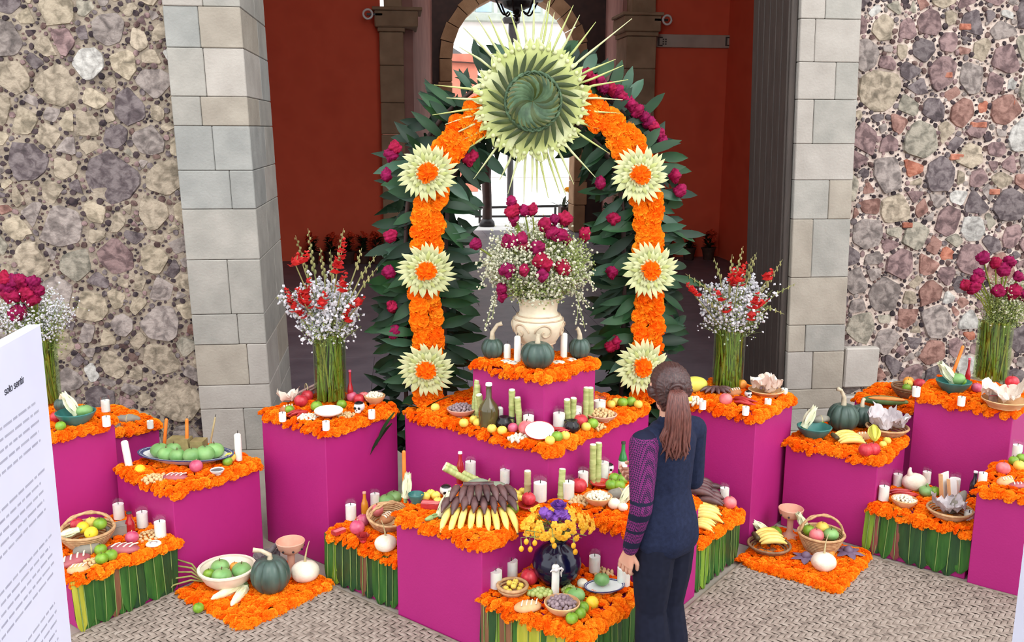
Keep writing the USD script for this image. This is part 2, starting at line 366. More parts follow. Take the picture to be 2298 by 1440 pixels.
C2 = [(.2, .4), (.18, None), (.34, .45), (.24, .3), (.42, None), (.5, .35), (.33, .6), (.3, None), (.36, .28), (.3, .62), (.34, .25)]
pr = jamb('pillar_right', (2.58, 3.1), 7.6, 8.45, C2, 'tall pale dressed stone jamb on the right of the passage opening', -1, 2)
for z0, z1, x1 in ((.38, .74, 3.42), (.02, .3, 3.3)): obj('stone_block', box(3.105, x1, 7.61, 8.0, z0, z1, .012), 'ashlar_pale', pr, 30)

d1 = thing('door_1', 'dark leaf added to give the right jamb its dark inner face', None, kind='structure')  # invented door leaf, added to make the jamb's inner face dark
obj('leaf', lean(box(2.52, 2.575, 7.64, 8.46, 0, 8.95, .006)), 'added_door_dark', d1, False)
for k in range(6): obj('plank', lean(box(2.505, 2.53, 7.66+.132*k, 7.66+.132*k+.126, .05, 8.9, .006)), 'added_door_dark', d1, False)
# ---- the passage: red back wall, stone pilasters, the far arch
YB = 19.0
def quadwall(a, b, z0, z1, t=.25):           # an upright slab between two plan points
    a, b = np.array(a, float), np.array(b, float); d = (b-a)/np.linalg.norm(b-a); n = np.array([-d[1], d[0]])*t
    p = [(*q, z) for q in (a, b, b+n, a+n) for z in (z0, z1)]
    return hull(p)
bk = thing('wall_back', 'red plastered back wall of the passage behind the altar', None, kind='structure')
obj('panel', box(-5.2, -1.06, YB, YB+.4, 0, 9), 'red_plaster', bk, False)
obj('panel', box(4.33, 8.6, YB, YB+.4, 0, 9), 'red_plaster', bk, False)
struct('wall_pier', box(6.58*17/19+.02, 8.6, 16.9, 19, 0, 9), 'red_plaster')
struct('wall_passage_left', box(-5.4, -5.2, 8.6, 19.4, 0, 9), 'red_plaster')
struct('wall_passage_right', box(8.6, 8.8, 8.6, 19.4, 0, 9), 'red_plaster')
struct('ceiling', box(-5.4, 8.8, 8.6, 20.2, 9, 9.3), 'lime_wash')
obj('beam', box(-5.4, 8.8, 21.85, 22.15, 9, 9.3, .02), 'dark_wood', smooth=30, kind='structure')
struct('wall_inner_left', quadwall((-.1, 24.2), (-.68, 19.2), 0, 9, .25), 'pink_plaster')
struct('wall_inner_right', quadwall((3.76, 19.2), (4.5, 24.2), 0, 9, -.25), 'pink_plaster')
for nm, a, b, lab in (('pilaster_left', -1.08, -.62, 'brown stone pilaster with moulded capital left of the far arch'), ('pilaster_right', 3.74, 4.34, 'brown stone pilaster with moulded capital right of the far arch')):
    p = thing(nm, lab, None, kind='structure')
    zs = [0, .62, 1.25, 1.8, 2.5, 3.1, 3.8, 4.42]
    for i in range(len(zs)-1): obj('stone_block', box(a, b, 18.7, 19.6, zs[i]+.004, zs[i+1]-.004, .015), 'brown_stone', p, 30)
    obj('capital', cat([box(a-.03, b+.03, 18.66, 19.6, 4.42, 4.5, .01), box(a-.08, b+.22*(a < 0)+.06, 18.6, 19.6, 4.5, 4.8, .02), box(a-.12, b+.26*(a < 0)+.1, 18.56, 19.6, 4.8, 4.86, .01)]), 'brown_stone', p, 30)
    obj('stone_block', box(a+.1, b-.02, 18.75, 19.6, 4.87, 9, .015), 'brown_stone', p, 30)
    xr = a-.2 if a < 0 else b+.17
    t = thing('ring_lamp', 'small round pale ring fitting on the %s pilaster capital' % ('left' if a < 0 else 'right'), 'fitting', (xr, 18.6, 4.72))
    ang = np.linspace(0, 2*PI, 19)
    obj('ring', tube(np.stack([.085*np.cos(ang), 0*ang, .085*np.sin(ang)], 1), .022, 8, False), 'white_enamel', t)
    obj('bracket', box(-.02, .25*(1 if a < 0 else -1)+.02, .0, .05, -.02, .02) if a < 0 else box(-.25, .02, .0, .05, -.02, .02), 'black_iron', t, False)
# arch wall with its opening
ax, az, ar = 2.16, 4.3, 1.55
th = np.linspace(0, PI, 25)
hole = Polygon([(ax-ar, -.1)]+[(ax-ar, 0)]+[(ax-ar*math.cos(t), az+ar*math.sin(t)) for t in th]+[(ax+ar, 0), (ax+ar, -.1)])
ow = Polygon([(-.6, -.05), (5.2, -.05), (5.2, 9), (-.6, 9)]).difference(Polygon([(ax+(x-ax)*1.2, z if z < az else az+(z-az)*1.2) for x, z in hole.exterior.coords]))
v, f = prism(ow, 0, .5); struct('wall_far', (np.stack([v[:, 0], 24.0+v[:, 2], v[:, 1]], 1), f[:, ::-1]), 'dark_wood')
fa = thing('arch_far', 'round stone arch opening onto the bright square', None, kind='structure')
e = np.linspace(0, PI, 14)
for i in range(13):
    q = [(ax-rr*math.cos(t), y, az+rr*math.sin(t)) for t in (e[i]+.006, e[i+1]-.006) for rr in (ar, ar+.31+.03*(i % 2)) for y in (23.85, 24.6)]
    obj('voussoir', hull(q), 'arch_stone', fa, False)
zs = [0, .7, 1.3, 2.0, 2.55, 3.2, 3.75, 4.3]
for s in (-1, 1):
    for i in range(7):
        a, b = sorted((ax+s*ar, ax+s*(ar+.31+.04*(i % 2)))); obj('stone_block', box(a, b, 23.85, 24.6, zs[i]+.005, zs[i+1]-.005, .02), 'arch_stone', fa, 30)

# plaque on the red wall
pq = thing('plaque', 'long grey plaque with small emblems on the right red wall', 'plaque')
a, b = up(1463, 75, 18.95), up(1672, 110, 18.95)
obj('panel', box(a[0]+.02, b[0]+.05, 18.93, 18.998, b[2]+.01, a[2]-.01, .01), 'plaque_grey', pq, False)
for px in (1476, 1628):
    q = up(px, 93, 18.93); ms = [box(0, .035, -.01, .01, -.09, .09), box(.035, .1, -.01, .01, .065, .09), box(.035, .1, -.01, .01, -.09, -.065)]
    ms += [box(.1+.05*i, .13+.05*i, -.01, .01, -.06+.045*j, -.035+.045*j) for i in range(2) for j in range(3)]
    obj('emblem', mv(cat(ms), q), 'print_dark', pq, False)

# the square beyond
fc = thing('building_facade', 'pale sunlit building facade across the square beyond the arch', 'building')
obj('wall', box(-14, 30, 52, 53, 0, 22), 'pale_facade', fc, False)
q = up(1150, 42, 51.9); obj('ledge', box(-14, 30, 51.5, 52, q[2]-.2, q[2]+.25, .05), 'ledge_stone', fc, False)
for px in (1085, 1140, 1195, 1250):
    q = up(px, 12, 52)
    wf = obj('window', box(q[0]-.55, q[0]+.55, 51.9, 52, q[2]-.45, q[2]+1.9), 'ledge_stone', fc, False); obj('pane', box(q[0]-.42, q[0]+.42, 51.86, 51.92, q[2]-.35, q[2]+1.8), 'window_blue', wf, False)
a, b = up(1015, 92, 40), up(1072, 92, 40)
sb = thing('salmon_building', 'salmon coloured low building at the left of the bright square', 'building')
obj('wall', box(a[0]-8, b[0], 40, 46, 0, a[2]-.5), 'salmon_wall', sb, False)
obj('roof', hull([(a[0]-8, 39.8, a[2]-.5), (b[0], 39.8, a[2]-.9), (a[0]-8, 46, a[2]-.5), (b[0], 46, a[2]-.9), (a[0]-8, 43, a[2]+.4), (a[0], 43, a[2]+.1), (b[0], 43, a[2]-.8)]), 'black_iron', sb, False)
# iron barrier, post
ba = thing('iron_barrier', 'black iron crowd barrier standing in the bright square', 'barrier')
a, b = up(1066, 466, 26.5), up(1345, 460, 26.5)
obj('top_rail', tube([(a[0], 26.5, a[2]), (b[0], 26.5, b[2])], .035, 8), 'black_iron', ba)
obj('bottom_rail', tube([(a[0], 26.5, .18), (b[0], 26.5, .18)], .03, 8), 'black_iron', ba)
for k in range(4):
    x = a[0]+(b[0]-a[0])*(k+.12)/3.3; obj('post', tube([(x, 26.5, 0), (x, 26.5, a[2])], .035, 8), 'black_iron', ba)
q = up(1093, 450, 25.6)
tr = thing('timber_post', 'thick dark timber post just outside the far arch', 'post', (q[0], 25.6, 0))
obj('shaft', tube([(0, 0, 0), (.01, 0, .6), (-.02, 0, 1.3), (.01, 0, 1.9)], [.14, .125, .13, .12], 9), 'dark_wood', tr)
obj('foot', lathe([(.0, 0), (.22, 0), (.2, .12), (.14, .2), (0, .2)], 10), 'black_iron', tr)

# wrought-iron lantern in the passage and the street lamp outside
q = up(1160, 6, 22.0)
la = thing('iron_lantern', 'black wrought iron lantern hanging under the passage ceiling', 'lantern', (q[0], 22, q[2]))
obj('bowl', lathe([(0, -.28), (.05, -.26), (.08, -.2), (.16, -.16), (.3, -.1), (.36, 0), (.6, .04), (.62, .1), (0, .12)], 18), 'black_iron', la)
obj('finial', lathe([(0, -.42), (.05, -.38), (.03, -.33), (.1, -.28), (0, -.24)], 10), 'black_iron', la)
for k in range(6):
    t = k*PI/3+.2; s = np.linspace(0, 1, 12); rr = .2+.42*s; zz = -.2+.28*s**2-.09*np.sin(s*PI*2)
    obj('scroll', tube(np.stack([rr*math.cos(t), rr*math.sin(t), zz], 1), .02, 6), 'black_iron', la)
obj('cage', cat([tube([(.5*math.cos(k), .5*math.sin(k), .1), (.4*math.cos(k), .4*math.sin(k), .95)], .02, 6) for k in np.linspace(0, 2*PI, 7)[:-1]]+[lathe([(.43, .93), (.45, .98), (.1, 1.2), (0, 1.2)], 12)]), 'black_iron', la)
obj('rod', tube([(0, 0, 1.1), (0, 0, 8.99-q[2])], .025, 6), 'black_iron', la)
q = up(1147, 60, 33.0)
sl = thing('street_lamp', 'dark street lamp with a square head in the bright square', 'street lamp', (q[0], 33, 0))
obj('pole', tube([(0, 0, 0), (0, 0, q[2]+.1)], [.12, .07], 9), 'black_iron', sl)
obj('head', cat([box(-.28, .28, -.2, .2, q[2]+.1, q[2]+.3, .03), box(-.08, .2, -.1, .1, q[2]-.5, q[2]+.1, .02)]), 'black_iron', sl, 30)
obj('arm', tube([(0, 0, q[2]-1.2), (.5, 0, q[2]-.7), (.9, 0, q[2]-.8)], .05, 6), 'black_iron', sl)

# ---- woven straw mats: twill of short raised strand runs
def petate(name, label, corners, seed):
    A, B, C, D = [np.array(p, float) for p in corners]       # A-B along the warp, A-D along the weft
    rs = np.random.RandomState(seed)
    t = thing(name, label, 'mat')
    nu, nv = int(np.linalg.norm(B-A)/.027), int(np.linalg.norm(D-A)/.027)
    def P(u, v): u = np.asarray(u)/nu; v = np.asarray(v)/nv; return ((1-u)*(1-v))[..., None]*A+(u*(1-v))[..., None]*B+(u*v)[..., None]*C+((1-u)*v)[..., None]*D
    vs, fs, n = [], [], 0
    prof = np.array([.0, .0055, .0055, .0]); su = np.array([0, .25, .75, 1.0]); sv = np.array([.06, .94])
    for i in range(nu):
        for j in range(nv):
            k = (i+j) % 4
            if k == 0: U, V = np.meshgrid(i-.15+2.3*su, j+sv, indexing='ij'); q = 1
            elif k == 2: V, U = np.meshgrid(j-.15+2.3*su, i+sv, indexing='ij'); q = 0
            else: continue
            W = P(np.clip(U, 0, nu), np.clip(V, 0, nv)); z = .004+prof+rs.uniform(-.0012, .0012)
            v = np.concatenate([W[:, :1], W[:, :1]*.72+W[:, 1:]*.28, W[:, :1]*.28+W[:, 1:]*.72, W[:, 1:]], 1)
            zz = np.stack([z, z+.003, z+.003, z], 1)
            vs.append(np.concatenate([v, zz[..., None]], -1).reshape(-1, 3))
            f = grid(4, 4)+n; fs.append(f if q else f[:, ::-1]); n += 16
    v, f = tri(np.vstack(vs), np.vstack(fs)); v[:, 2] += .006*(meshkit.noise(v*[3, 3, 0], seed)-.3)
    # faces must look up
    nrm = np.cross(v[f[:, 1]]-v[f[:, 0]], v[f[:, 2]]-v[f[:, 0]])[:, 2]; f = np.where((nrm < 0)[:, None], f[:, ::-1], f)
    obj('weave', (v, f), 'straw', t, True, kind='stuff')
    pl = [(*p, z) for p in (A, B, C, D) for z in (.0, .005)]
    obj('backing', hull(pl), 'straw_edge', t, False)
    s = np.linspace(0, 1, 12)[:, None]
    for a, b in ((A, B), (B, C), (C, D), (D, A)):
        p = a+(b-a)*s; obj('binding', tube(np.hstack([p, np.full((12, 1), .008)])+N.uniform(-.002, .002, (12, 3)), .009, 6), 'straw_edge', t)
    return t
petate('straw_mat', 'woven straw mat in front of the left plinths', [(-1.675, 5.565), (0.0, 3.885), (-1.1, 2.79), (-2.775, 4.465)], 1)
petate('straw_mat', 'woven straw mat under the woman and the right marigold bed', [(1.675, 5.545), (0.01, 3.88), (1.235, 2.655), (2.9, 4.32)], 2)
# ---------------------------------------------------------------- plinths, leaf skirts, marigold carpets
look('magenta_paint', [c(160, 29, 107), c(167, 32, 112)], .55, 2, 3, .0006, 90, spec=.35, world=True)
for n_, a_, b_ in (('marigold_a', (255, 124, 8), (255, 154, 24)), ('marigold_b', (254, 104, 4), (255, 134, 12)), ('marigold_c', (255, 138, 14), (255, 170, 40))):
    look(n_, [c(*a_), c(*b_)], .75, 30, 2, spec=.15, rnd=.05, trans=.25)
for n_, a_, b_ in (('skirt_green', (34, 78, 30), (62, 112, 40)), ('skirt_dark', (30, 60, 34), (48, 84, 42)), ('skirt_lime', (86, 130, 36), (132, 160, 52)), ('skirt_yellow', (160, 164, 40), (196, 190, 70)), ('skirt_brown', (112, 72, 52), (140, 96, 66)), ('skirt_red', (120, 58, 56), (146, 84, 72))):
    look(n_, [c(*a_), c(*b_)], .45, 6, 4, .001, 50, spec=.45, rnd=.1, stretch=(6, 6, .7), trans=.12)
look('midrib', [c(104, 130, 66), c(136, 156, 90)], .5, 8, 2)

HD = .424
PL = {}
def plinth(key, cx, cy, top, half, label, base=0.0, skirt=False):
    PL[key] = (cx, cy, top, half)
    s = half*math.sqrt(2)/2; i = .012 if skirt else 0
    v, f = box(-s+i, s-i, -s+i, s-i, base, top, .004)
    name = 'leaf_plinth' if skirt else 'plinth'
    if not skirt: obj(name, mv((v, f), (cx, cy, 0), (0, 0, 45)), 'magenta_paint', '/World', 20, label, 'plinth'); return
    t = thing(name, label, 'plinth')
    obj('box', mv((v, f), (cx, cy, 0), (0, 0, 45)), 'magenta_paint', t, 20)
    for side in skirt:                                 # long leaves hung point down over the side
        d = rot(0, 0, 45) @ np.array({'L': [-1, 0, 0], 'R': [0, -1, 0]}[side]); e = np.cross(d, [0, 0, 1.0])
        w0 = -s+.01; k = 0
        while w0 < s-.02:
            W = R.uniform(.08, .14); W = min(W, s-w0+.03)
            L = top*R.uniform(.97, 1.01) if k % 3 else top*R.uniform(.9, 1.0)
            kind = R.choices(['skirt_green', 'skirt_dark', 'skirt_lime', 'skirt_yellow', 'skirt_brown', 'skirt_red'], [6, 5, 2.2, .7, 1.5, 1.4])[0]
            if kind in ('skirt_red', 'skirt_brown'): W *= .6
            n = 9; tt = np.linspace(0, 1, n); vv = []
            t0 = R.uniform(.66, .86); ww = W/2*np.where(tt < t0, 1.08-.08*tt, np.clip(np.cos((tt-t0)/(1-t0)*PI/2), .06, 1)**.5); lean_ = R.uniform(-.015, .015)
            off = .003+.005*(k % 3)
            for i_ in range(n):
                for q, o in ((-1, .0), (-.5, .006), (0, .002), (.5, .006), (1, .0)):
                    p = np.array([cx, cy, 0])+d*(s-.012+off+o+.008*tt[i_]*R.uniform(.4, 1))+e*(w0+W*.45+q*ww[i_]+lean_*tt[i_])
                    p[2] = top+.004-L*tt[i_]; vv.append(p)
            lf = obj('leaf', tri(vv, grid(n, 5)[:, ::-1]), kind, t, True)
            mid = [np.array(vv[5*i_+2])+d*.004 for i_ in range(n)]
            obj('midrib', tube(mid, [.003]*(n-1)+[.001], 4), 'midrib', lf)
            w0 += W*.5; k += 1
plinth('low_mid', .0, 4.308, .30, HD, 'low plinth with leaf skirt in front, holding the blue vase', skirt='LR')
plinth('mid_l', -.415, 4.745, .58, HD, 'knee-high magenta plinth under the purple and yellow bananas')
plinth('mid_r', .425, 4.775, .58, HD, 'knee-high magenta plinth directly behind the standing woman')
plinth('wide', .01, 5.69, .86, .79, 'widest magenta plinth at the foot of the flower arch')
plinth('peak', .025, 5.56, 1.2, .385, 'topmost magenta plinth carrying the carved urn', base=.862)
plinth('tall_l', -1.25, 5.8, .86, HD, 'tall magenta plinth left of the arch under a gladiolus vase')
plinth('tall_r', 1.40, 5.8, .86, HD, 'tall magenta plinth right of the woman under a gladiolus vase')
plinth('half_l', -2.1, 5.63, .58, HD, 'magenta plinth under the oval platter with two white candles')
plinth('half_r', 2.16, 5.67, .58, HD, 'magenta plinth under two dark squashes by the right jamb')
plinth('end_l', -2.955, 5.70, .86, HD, 'tall magenta plinth partly hidden by the printed panel')
plinth('end_r', 3.075, 5.72, .86, HD, 'tall magenta plinth in front of the right rubble wall')
plinth('back_l', -2.92, 6.56, .58, HD, 'dim magenta plinth set back against the left rubble wall')
plinth('back_r', 3.10, 6.58, .58, HD, 'dim magenta plinth set back against the right rubble wall')
plinth('low_fl', -2.5, 5.17, .30, HD, 'low plinth with leaf skirt beside the printed panel', skirt='R')
plinth('low_l', -.825, 5.19, .30, HD-.01, 'low plinth with leaf skirt tucked left of the banana plinth', skirt='L')
plinth('low_r', .865, 5.22, .30, HD-.01, 'low plinth with leaf skirt right of the standing woman', skirt='R')
plinth('low_fr', 2.517, 5.188, .30, .41, 'low plinth with leaf skirt near the right edge, under two book-like cards', skirt='L')
plinth('near_r', 2.92, 4.74, .58, HD, 'magenta plinth cut off by the right edge of the view')

def marigold(nr, seed, flat=.6, petals=58):
    """A ruffled flower head of small bent petals, radius 1."""
    rs = np.random.RandomState(seed); ms = []
    for i in range(petals):
        z = 1-(i+.5)/petals*1.25; a = i*2.39996; r = math.sqrt(max(0, 1-z*z)); nrm = np.array([r*math.cos(a), r*math.sin(a), z])
        e = np.cross(nrm, rs.randn(3)); e /= np.linalg.norm(e); g = np.cross(nrm, e)
        w = rs.uniform(.2, .3); b = nrm*.55; tip = nrm*rs.uniform(.9, 1.06)
        v = [b-e*w*.4, b+e*w*.4, tip-e*w-g*.1, tip-g*rs.uniform(-.22, .22)+nrm*.05, tip+e*w+g*.1]
        ms.append((np.array(v)*[1, 1, flat], np.array([(0, 3, 2), (0, 1, 3), (1, 4, 3)])))
    ms.append(mv(ball(.68, .68, .62, 8, 6), s=(1, 1, flat)))
    return cat(ms)
HEADS = [marigold(1, k) for k in range(3)]
def carpet(key, label, z=None, half=None, cx=None, cy=None, edge=.03, step=.05):
    if key: cx, cy, z, half = PL[key]
    s = half*math.sqrt(2)/2
    path = fresh('/World', 'marigold_carpet'); pi = UsdGeom.PointInstancer.Define(stage, path)
    tag(pi.GetPrim(), label, 'flower carpet', 'marigold carpets on the plinths' if key else None, 'stuff')
    for k in range(3):
        for l in 'abc':
            usdkit.mesh(stage, f'{path}/marigold_head_{l}{k}', HEADS[k], LOOK['marigold_'+l], True)
    pos, ids, ors, scs = [], [], [], []
    def put(x, y, zz, r, tilt=(0, 0)):
        p = rot(0, 0, 45) @ np.array([x, y, 0])
        if pk and abs(cx+p[0]-pk[0])+abs(cy+p[1]-pk[1]) < pk[3]-.01: return
        pos.append(Gf.Vec3f(float(cx+p[0]), float(cy+p[1]), float(zz)))
        ids.append(R.randrange(3)*3+R.choices((0, 1, 2), (5, 3, 1.6))[0])
        q = Gf.Rotation(Gf.Vec3d(0, 0, 1), R.uniform(0, 360))*Gf.Rotation(Gf.Vec3d(1, 0, 0), tilt[0]+R.uniform(-25, 25))*Gf.Rotation(Gf.Vec3d(0, 1, 0), tilt[1]+R.uniform(-25, 25))
        q = q.GetQuat(); ors.append(Gf.Quath(float(q.GetReal()), *[float(t) for t in q.GetImaginary()])); scs.append(Gf.Vec3f(r, r, r*R.uniform(.75, 1.05)))
    n = int(2*s/(step*.86)); pk = PL['peak'] if key == 'wide' else None
    for i in range(n):
        for j in range(n):
            put(-s+(i+.5)*2*s/n+R.uniform(-.013, .013), -s+(j+.5)*2*s/n+R.uniform(-.013, .013), z+.014+R.uniform(0, .008), R.uniform(.023, .034))
    for i in range(int(2*s/.032)):
        u = -s+(i+.5)*.032
        for x, y, ti in ((u, -s, (50, 0)), (-s, u, (0, -50)), (u, s, (-30, 0)), (s, u, (0, 30))):
            k = R.uniform(-.004, .01)
            put(x+(0 if abs(x) < s else math.copysign(k, x)), y+(0 if abs(y) < s else math.copysign(k, y)), z+R.uniform(-.018 if edge else .004, .012), R.uniform(.026, .041), ti)
    pi.CreatePositionsAttr(pos); pi.CreateProtoIndicesAttr(ids); pi.CreateOrientationsAttr(ors); pi.CreateScalesAttr(scs)
    pi.CreatePrototypesRel().SetTargets([Sdf.Path(f'{path}/marigold_head_{l}{k}') for k in range(3) for l in 'abc'])
for k, l in (('low_mid', 'orange marigolds covering the low leaf plinth in front of the blue vase'), ('mid_l', 'orange marigolds under the purple and yellow bananas'), ('mid_r', 'orange marigolds on the plinth behind the woman'),
             ('wide', 'orange marigolds edging the widest plinth below the arch'), ('peak', 'orange marigolds around the carved urn and squashes'), ('tall_l', 'orange marigolds at the foot of the left gladiolus vase'),
             ('tall_r', 'orange marigolds at the foot of the right gladiolus vase'), ('half_l', 'orange marigolds under the oval platter'), ('half_r', 'orange marigolds under the two dark squashes'), ('end_l', 'orange marigolds by the green bowl next to the printed panel'),
             ('end_r', 'orange marigolds by the cockscomb vase at the right wall'), ('back_l', 'orange marigolds on the set-back left plinth'), ('back_r', 'orange marigolds on the set-back right plinth'), ('low_fl', 'orange marigolds on the leaf plinth beside the printed panel'),
             ('low_l', 'orange marigolds around the pink onions and tilted basket'), ('low_r', 'orange marigolds on the leaf plinth right of the woman'), ('low_fr', 'orange marigolds on the leaf plinth near the right edge'), ('near_r', 'orange marigolds on the plinth cut off by the right edge')):
    carpet(k, l)
carpet(None, 'orange marigold bed on the floor under the big green squash', 0.012, HD, -1.65, 5.1, 0, .04)
carpet(None, 'orange marigold bed on the floor under the right handled basket', 0.012, HD, 1.67, 5.13, 0, .04)
# ---------------------------------------------------------------- looks of the offerings
def L2(n, a, b, rough=.45, scale=20, **k): look(n, [c(*a), c(*b)], rough, scale, 3, **k)
L2('lime', (98, 142, 36), (142, 176, 58), .35, 25, rnd=.08, sss=.05); L2('avocado', (92, 142, 74), (142, 178, 112), .4, 10, rnd=.12); L2('guava', (216, 186, 64), (232, 208, 104), .4, 18, rnd=.07); L2('lemon', (226, 190, 30), (240, 208, 60), .4, 18, rnd=.05)
L2('apple_red', (168, 30, 44), (206, 62, 72), .3, 14, rnd=.12, stretch=(3, 3, .8)); L2('apple_pink', (206, 84, 96), (226, 140, 136), .35, 14, rnd=.08); L2('onion_pink', (176, 60, 92), (208, 110, 136), .3, 18, rnd=.08); L2('orange_skin', (226, 130, 40), (240, 160, 70), .45, 30, rnd=.06)
L2('stem_brown', (84, 66, 44), (116, 92, 62), .7); L2('jicama', (214, 200, 178), (238, 228, 210), .55, 14, bump=.002, rnd=.04); L2('squash_green', (40, 58, 52), (80, 100, 90), .35, 12, rnd=.08, stretch=(1, 1, .4)); L2('squash_stem', (176, 160, 132), (204, 190, 164), .6, 30)
L2('wax_white', (228, 226, 216), (240, 238, 230), .35, sss=.2); L2('wax_orange', (222, 112, 36), (238, 140, 60), .4, 12); L2('wick', (50, 44, 40), (70, 60, 54), .9); glass_look('clear_glass', (.985, .99, .99), .18); glass_look('green_glass', (.12, .5, .2)); glass_look('vase_glass', (.86, .93, .8))
L2('cane_green', (150, 164, 92), (192, 196, 132), .45, 14, stretch=(1, 1, 4)); L2('cane_tan', (170, 150, 104), (198, 184, 140), .45, 14); L2('cane_cut', (222, 212, 186), (236, 228, 208), .7, 40)
L2('clay', (170, 112, 82), (198, 144, 112), .7, 10, bump=.001); L2('clay_pink', (196, 140, 118), (216, 166, 142), .75, 10); L2('cream_glaze', (214, 200, 178), (232, 222, 204), .4, 10); L2('teal_glaze', (38, 92, 88), (70, 128, 120), .25, 8); L2('dark_clay', (84, 70, 66), (112, 96, 90), .6, 12)
L2('white_china', (206, 205, 202), (222, 220, 218), .25); L2('blue_china', (44, 52, 92), (74, 82, 122), .2, 30); L2('red_glaze', (160, 40, 40), (190, 62, 54), .25)
L2('nut_tan', (188, 150, 100), (216, 184, 136), .7, 40, rnd=.05); L2('bean_white', (216, 206, 180), (232, 224, 204), .6, 50); L2('seed_mauve', (116, 96, 104), (160, 138, 140), .7, 40); L2('nut_dark', (104, 78, 66), (140, 110, 94), .7, 40)
L2('banana', (222, 190, 84), (236, 212, 128), .4, 14, rnd=.05, stretch=(1, 1, 1)); L2('banana_tip', (70, 58, 34), (98, 80, 48), .6); L2('plantain', (64, 42, 44), (108, 76, 74), .4, 14, rnd=.12); L2('papaya', (190, 186, 66), (214, 208, 100), .4, 8)
L2('corn_husk', (204, 208, 164), (230, 230, 202), .6, 10, stretch=(2, 2, 12), rnd=.04); L2('corn_green', (128, 160, 96), (172, 194, 136), .5, 10); L2('corn_cob', (226, 216, 170), (238, 230, 196), .5, 40)
L2('wicker', (164, 124, 84), (200, 162, 118), .7, 40, rnd=.06); L2('wicker_dark', (112, 80, 54), (146, 110, 78), .7, 40); L2('paper_cream', (208, 190, 174), (228, 214, 200), .8, 12); L2('paper_grey', (170, 158, 160), (206, 198, 198), .8, 12); L2('card_white', (222, 226, 222), (232, 234, 230), .7)
L2('bread', (196, 146, 96), (222, 180, 132), .7, 14, bump=.001); L2('bread_dark', (150, 92, 56), (190, 130, 84), .7, 14); L2('sugar_white', (204, 198, 196), (222, 218, 216), .6); L2('black_gloss', (24, 20, 22), (38, 32, 36), .2); L2('leaf_wrap', (106, 118, 98), (146, 154, 132), .55, 9, bump=.002); L2('wrap_grey', (116, 110, 100), (150, 144, 130), .7, 9, bump=.002)
L2('bottle_brown', (66, 58, 30), (92, 80, 44), .12, 6, coat=.5); L2('bottle_red', (150, 24, 34), (176, 40, 48), .15, 6, coat=.5); L2('bottle_amber', (180, 110, 24), (204, 136, 44), .15, 6, coat=.4); L2('bottle_green', (34, 112, 52), (56, 140, 72), .15, 6, coat=.5); L2('cap_white', (226, 222, 226), (238, 236, 238), .4); L2('cap_dark', (60, 64, 60), (90, 94, 90), .4, metal=.6); L2('bottle_black', (30, 24, 32), (48, 40, 50), .15, coat=.5)
L2('piloncillo', (116, 100, 62), (150, 132, 86), .8, 14, bump=.002); L2('volcanic', (92, 84, 86), (124, 114, 114), .95, 40, bump=.003); L2('grape_green', (150, 164, 84), (190, 198, 124), .3, 20); L2('fig_purple', (92, 72, 96), (128, 106, 126), .5, 12); L2('chile_red', (150, 34, 40), (190, 62, 60), .3, 18); L2('cinnamon', (140, 106, 100), (186, 158, 152), .7, 20, stretch=(1, 1, 6)); L2('melon', (44, 84, 52), (110, 130, 70), .4, 8); L2('melon_flesh', (220, 130, 60), (236, 160, 90), .5, 12); L2('meat', (140, 62, 72), (172, 92, 96), .4, 10); L2('reed', (120, 120, 60), (160, 154, 92), .7, 20)

def fruit(rx, rz, m, stem='stem_brown', dim=.12):
    t = np.linspace(-PI/2, PI/2, 13)
    v, f = lathe([(rx*math.cos(x)+1e-4, rz*(math.sin(x)-dim*math.exp(-((abs(x)-PI/2)/.35)**2)*math.copysign(1, x))) for x in t], 18)
    v[:, 2] += rz*(1-dim)
    return lambda: [('flesh', (v, f), m), ('stem', tube([(0, 0, rz*1.6), (.002, 0, rz*1.95), (.005, 0, rz*2.1)], [rx*.05, rx*.05, rx*.07], 6), stem)]
def jicama(r=.075):
    v, f = ball(r, r*.97, r*.72, 18, 12); v[:, 2] += r*.7; v += (meshkit.noise(v*22, 4)[:, None]-.5)*.008
    return lambda: [('root', (v, f), 'jicama'), ('tail', tube([(0, 0, r*1.35), (.004, .002, r*1.75), (.014, .004, r*2.3), (.03, .0, r*2.9)], [.009, .006, .004, .002], 7), 'cane_tan')]
def squash(r=.1, h=.85, ribs=9, stem=.09, bend=.06, m='squash_green'):
    n = 72; a = np.linspace(0, 2*PI, n, endpoint=False); vs = []
    for x in np.linspace(-PI/2, PI/2, 15):
        rr = r*math.cos(x)**.85*(1-.15*(1-np.abs(np.cos(a*ribs/2))**.5*1.0)-.02); z = r*h*math.sin(x)
        z = z-.16*r*math.exp(-((x-PI/2)/.3)**2)
        vs.append(np.stack([np.cos(a)*rr, np.sin(a)*rr, np.full(n, z+r*h*.96)], 1))
    t = r*h*1.8
    return lambda: [('flesh', tri(np.vstack(vs), grid(15, n, True)), m), ('stalk', tube([(0, 0, t-.01), (.0, 0, t+stem*.45), (bend*.5, 0, t+stem*.9), (bend, 0, t+stem)], [.02, .014, .012, .015], 8), 'squash_stem')]
def candle_glass(h=.13, r=.034, fill=.75):
    return lambda: [('glass', lathe([(0, .0), (r, 0), (r*1.02, .004), (r*1.04, h), (r*.97, h), (r*.95, .008), (0, .007)], 18), 'clear_glass', 40), ('wax', lathe([(0, .009), (r*.93, .009), (r*.94, h*fill), (r*.5, h*fill-.003), (0, h*fill-.002)], 18), 'wax_white', 40), ('wick', tube([(0, 0, h*fill-.004), (.001, 0, h*fill+.016)], .0022, 5), 'wick')]
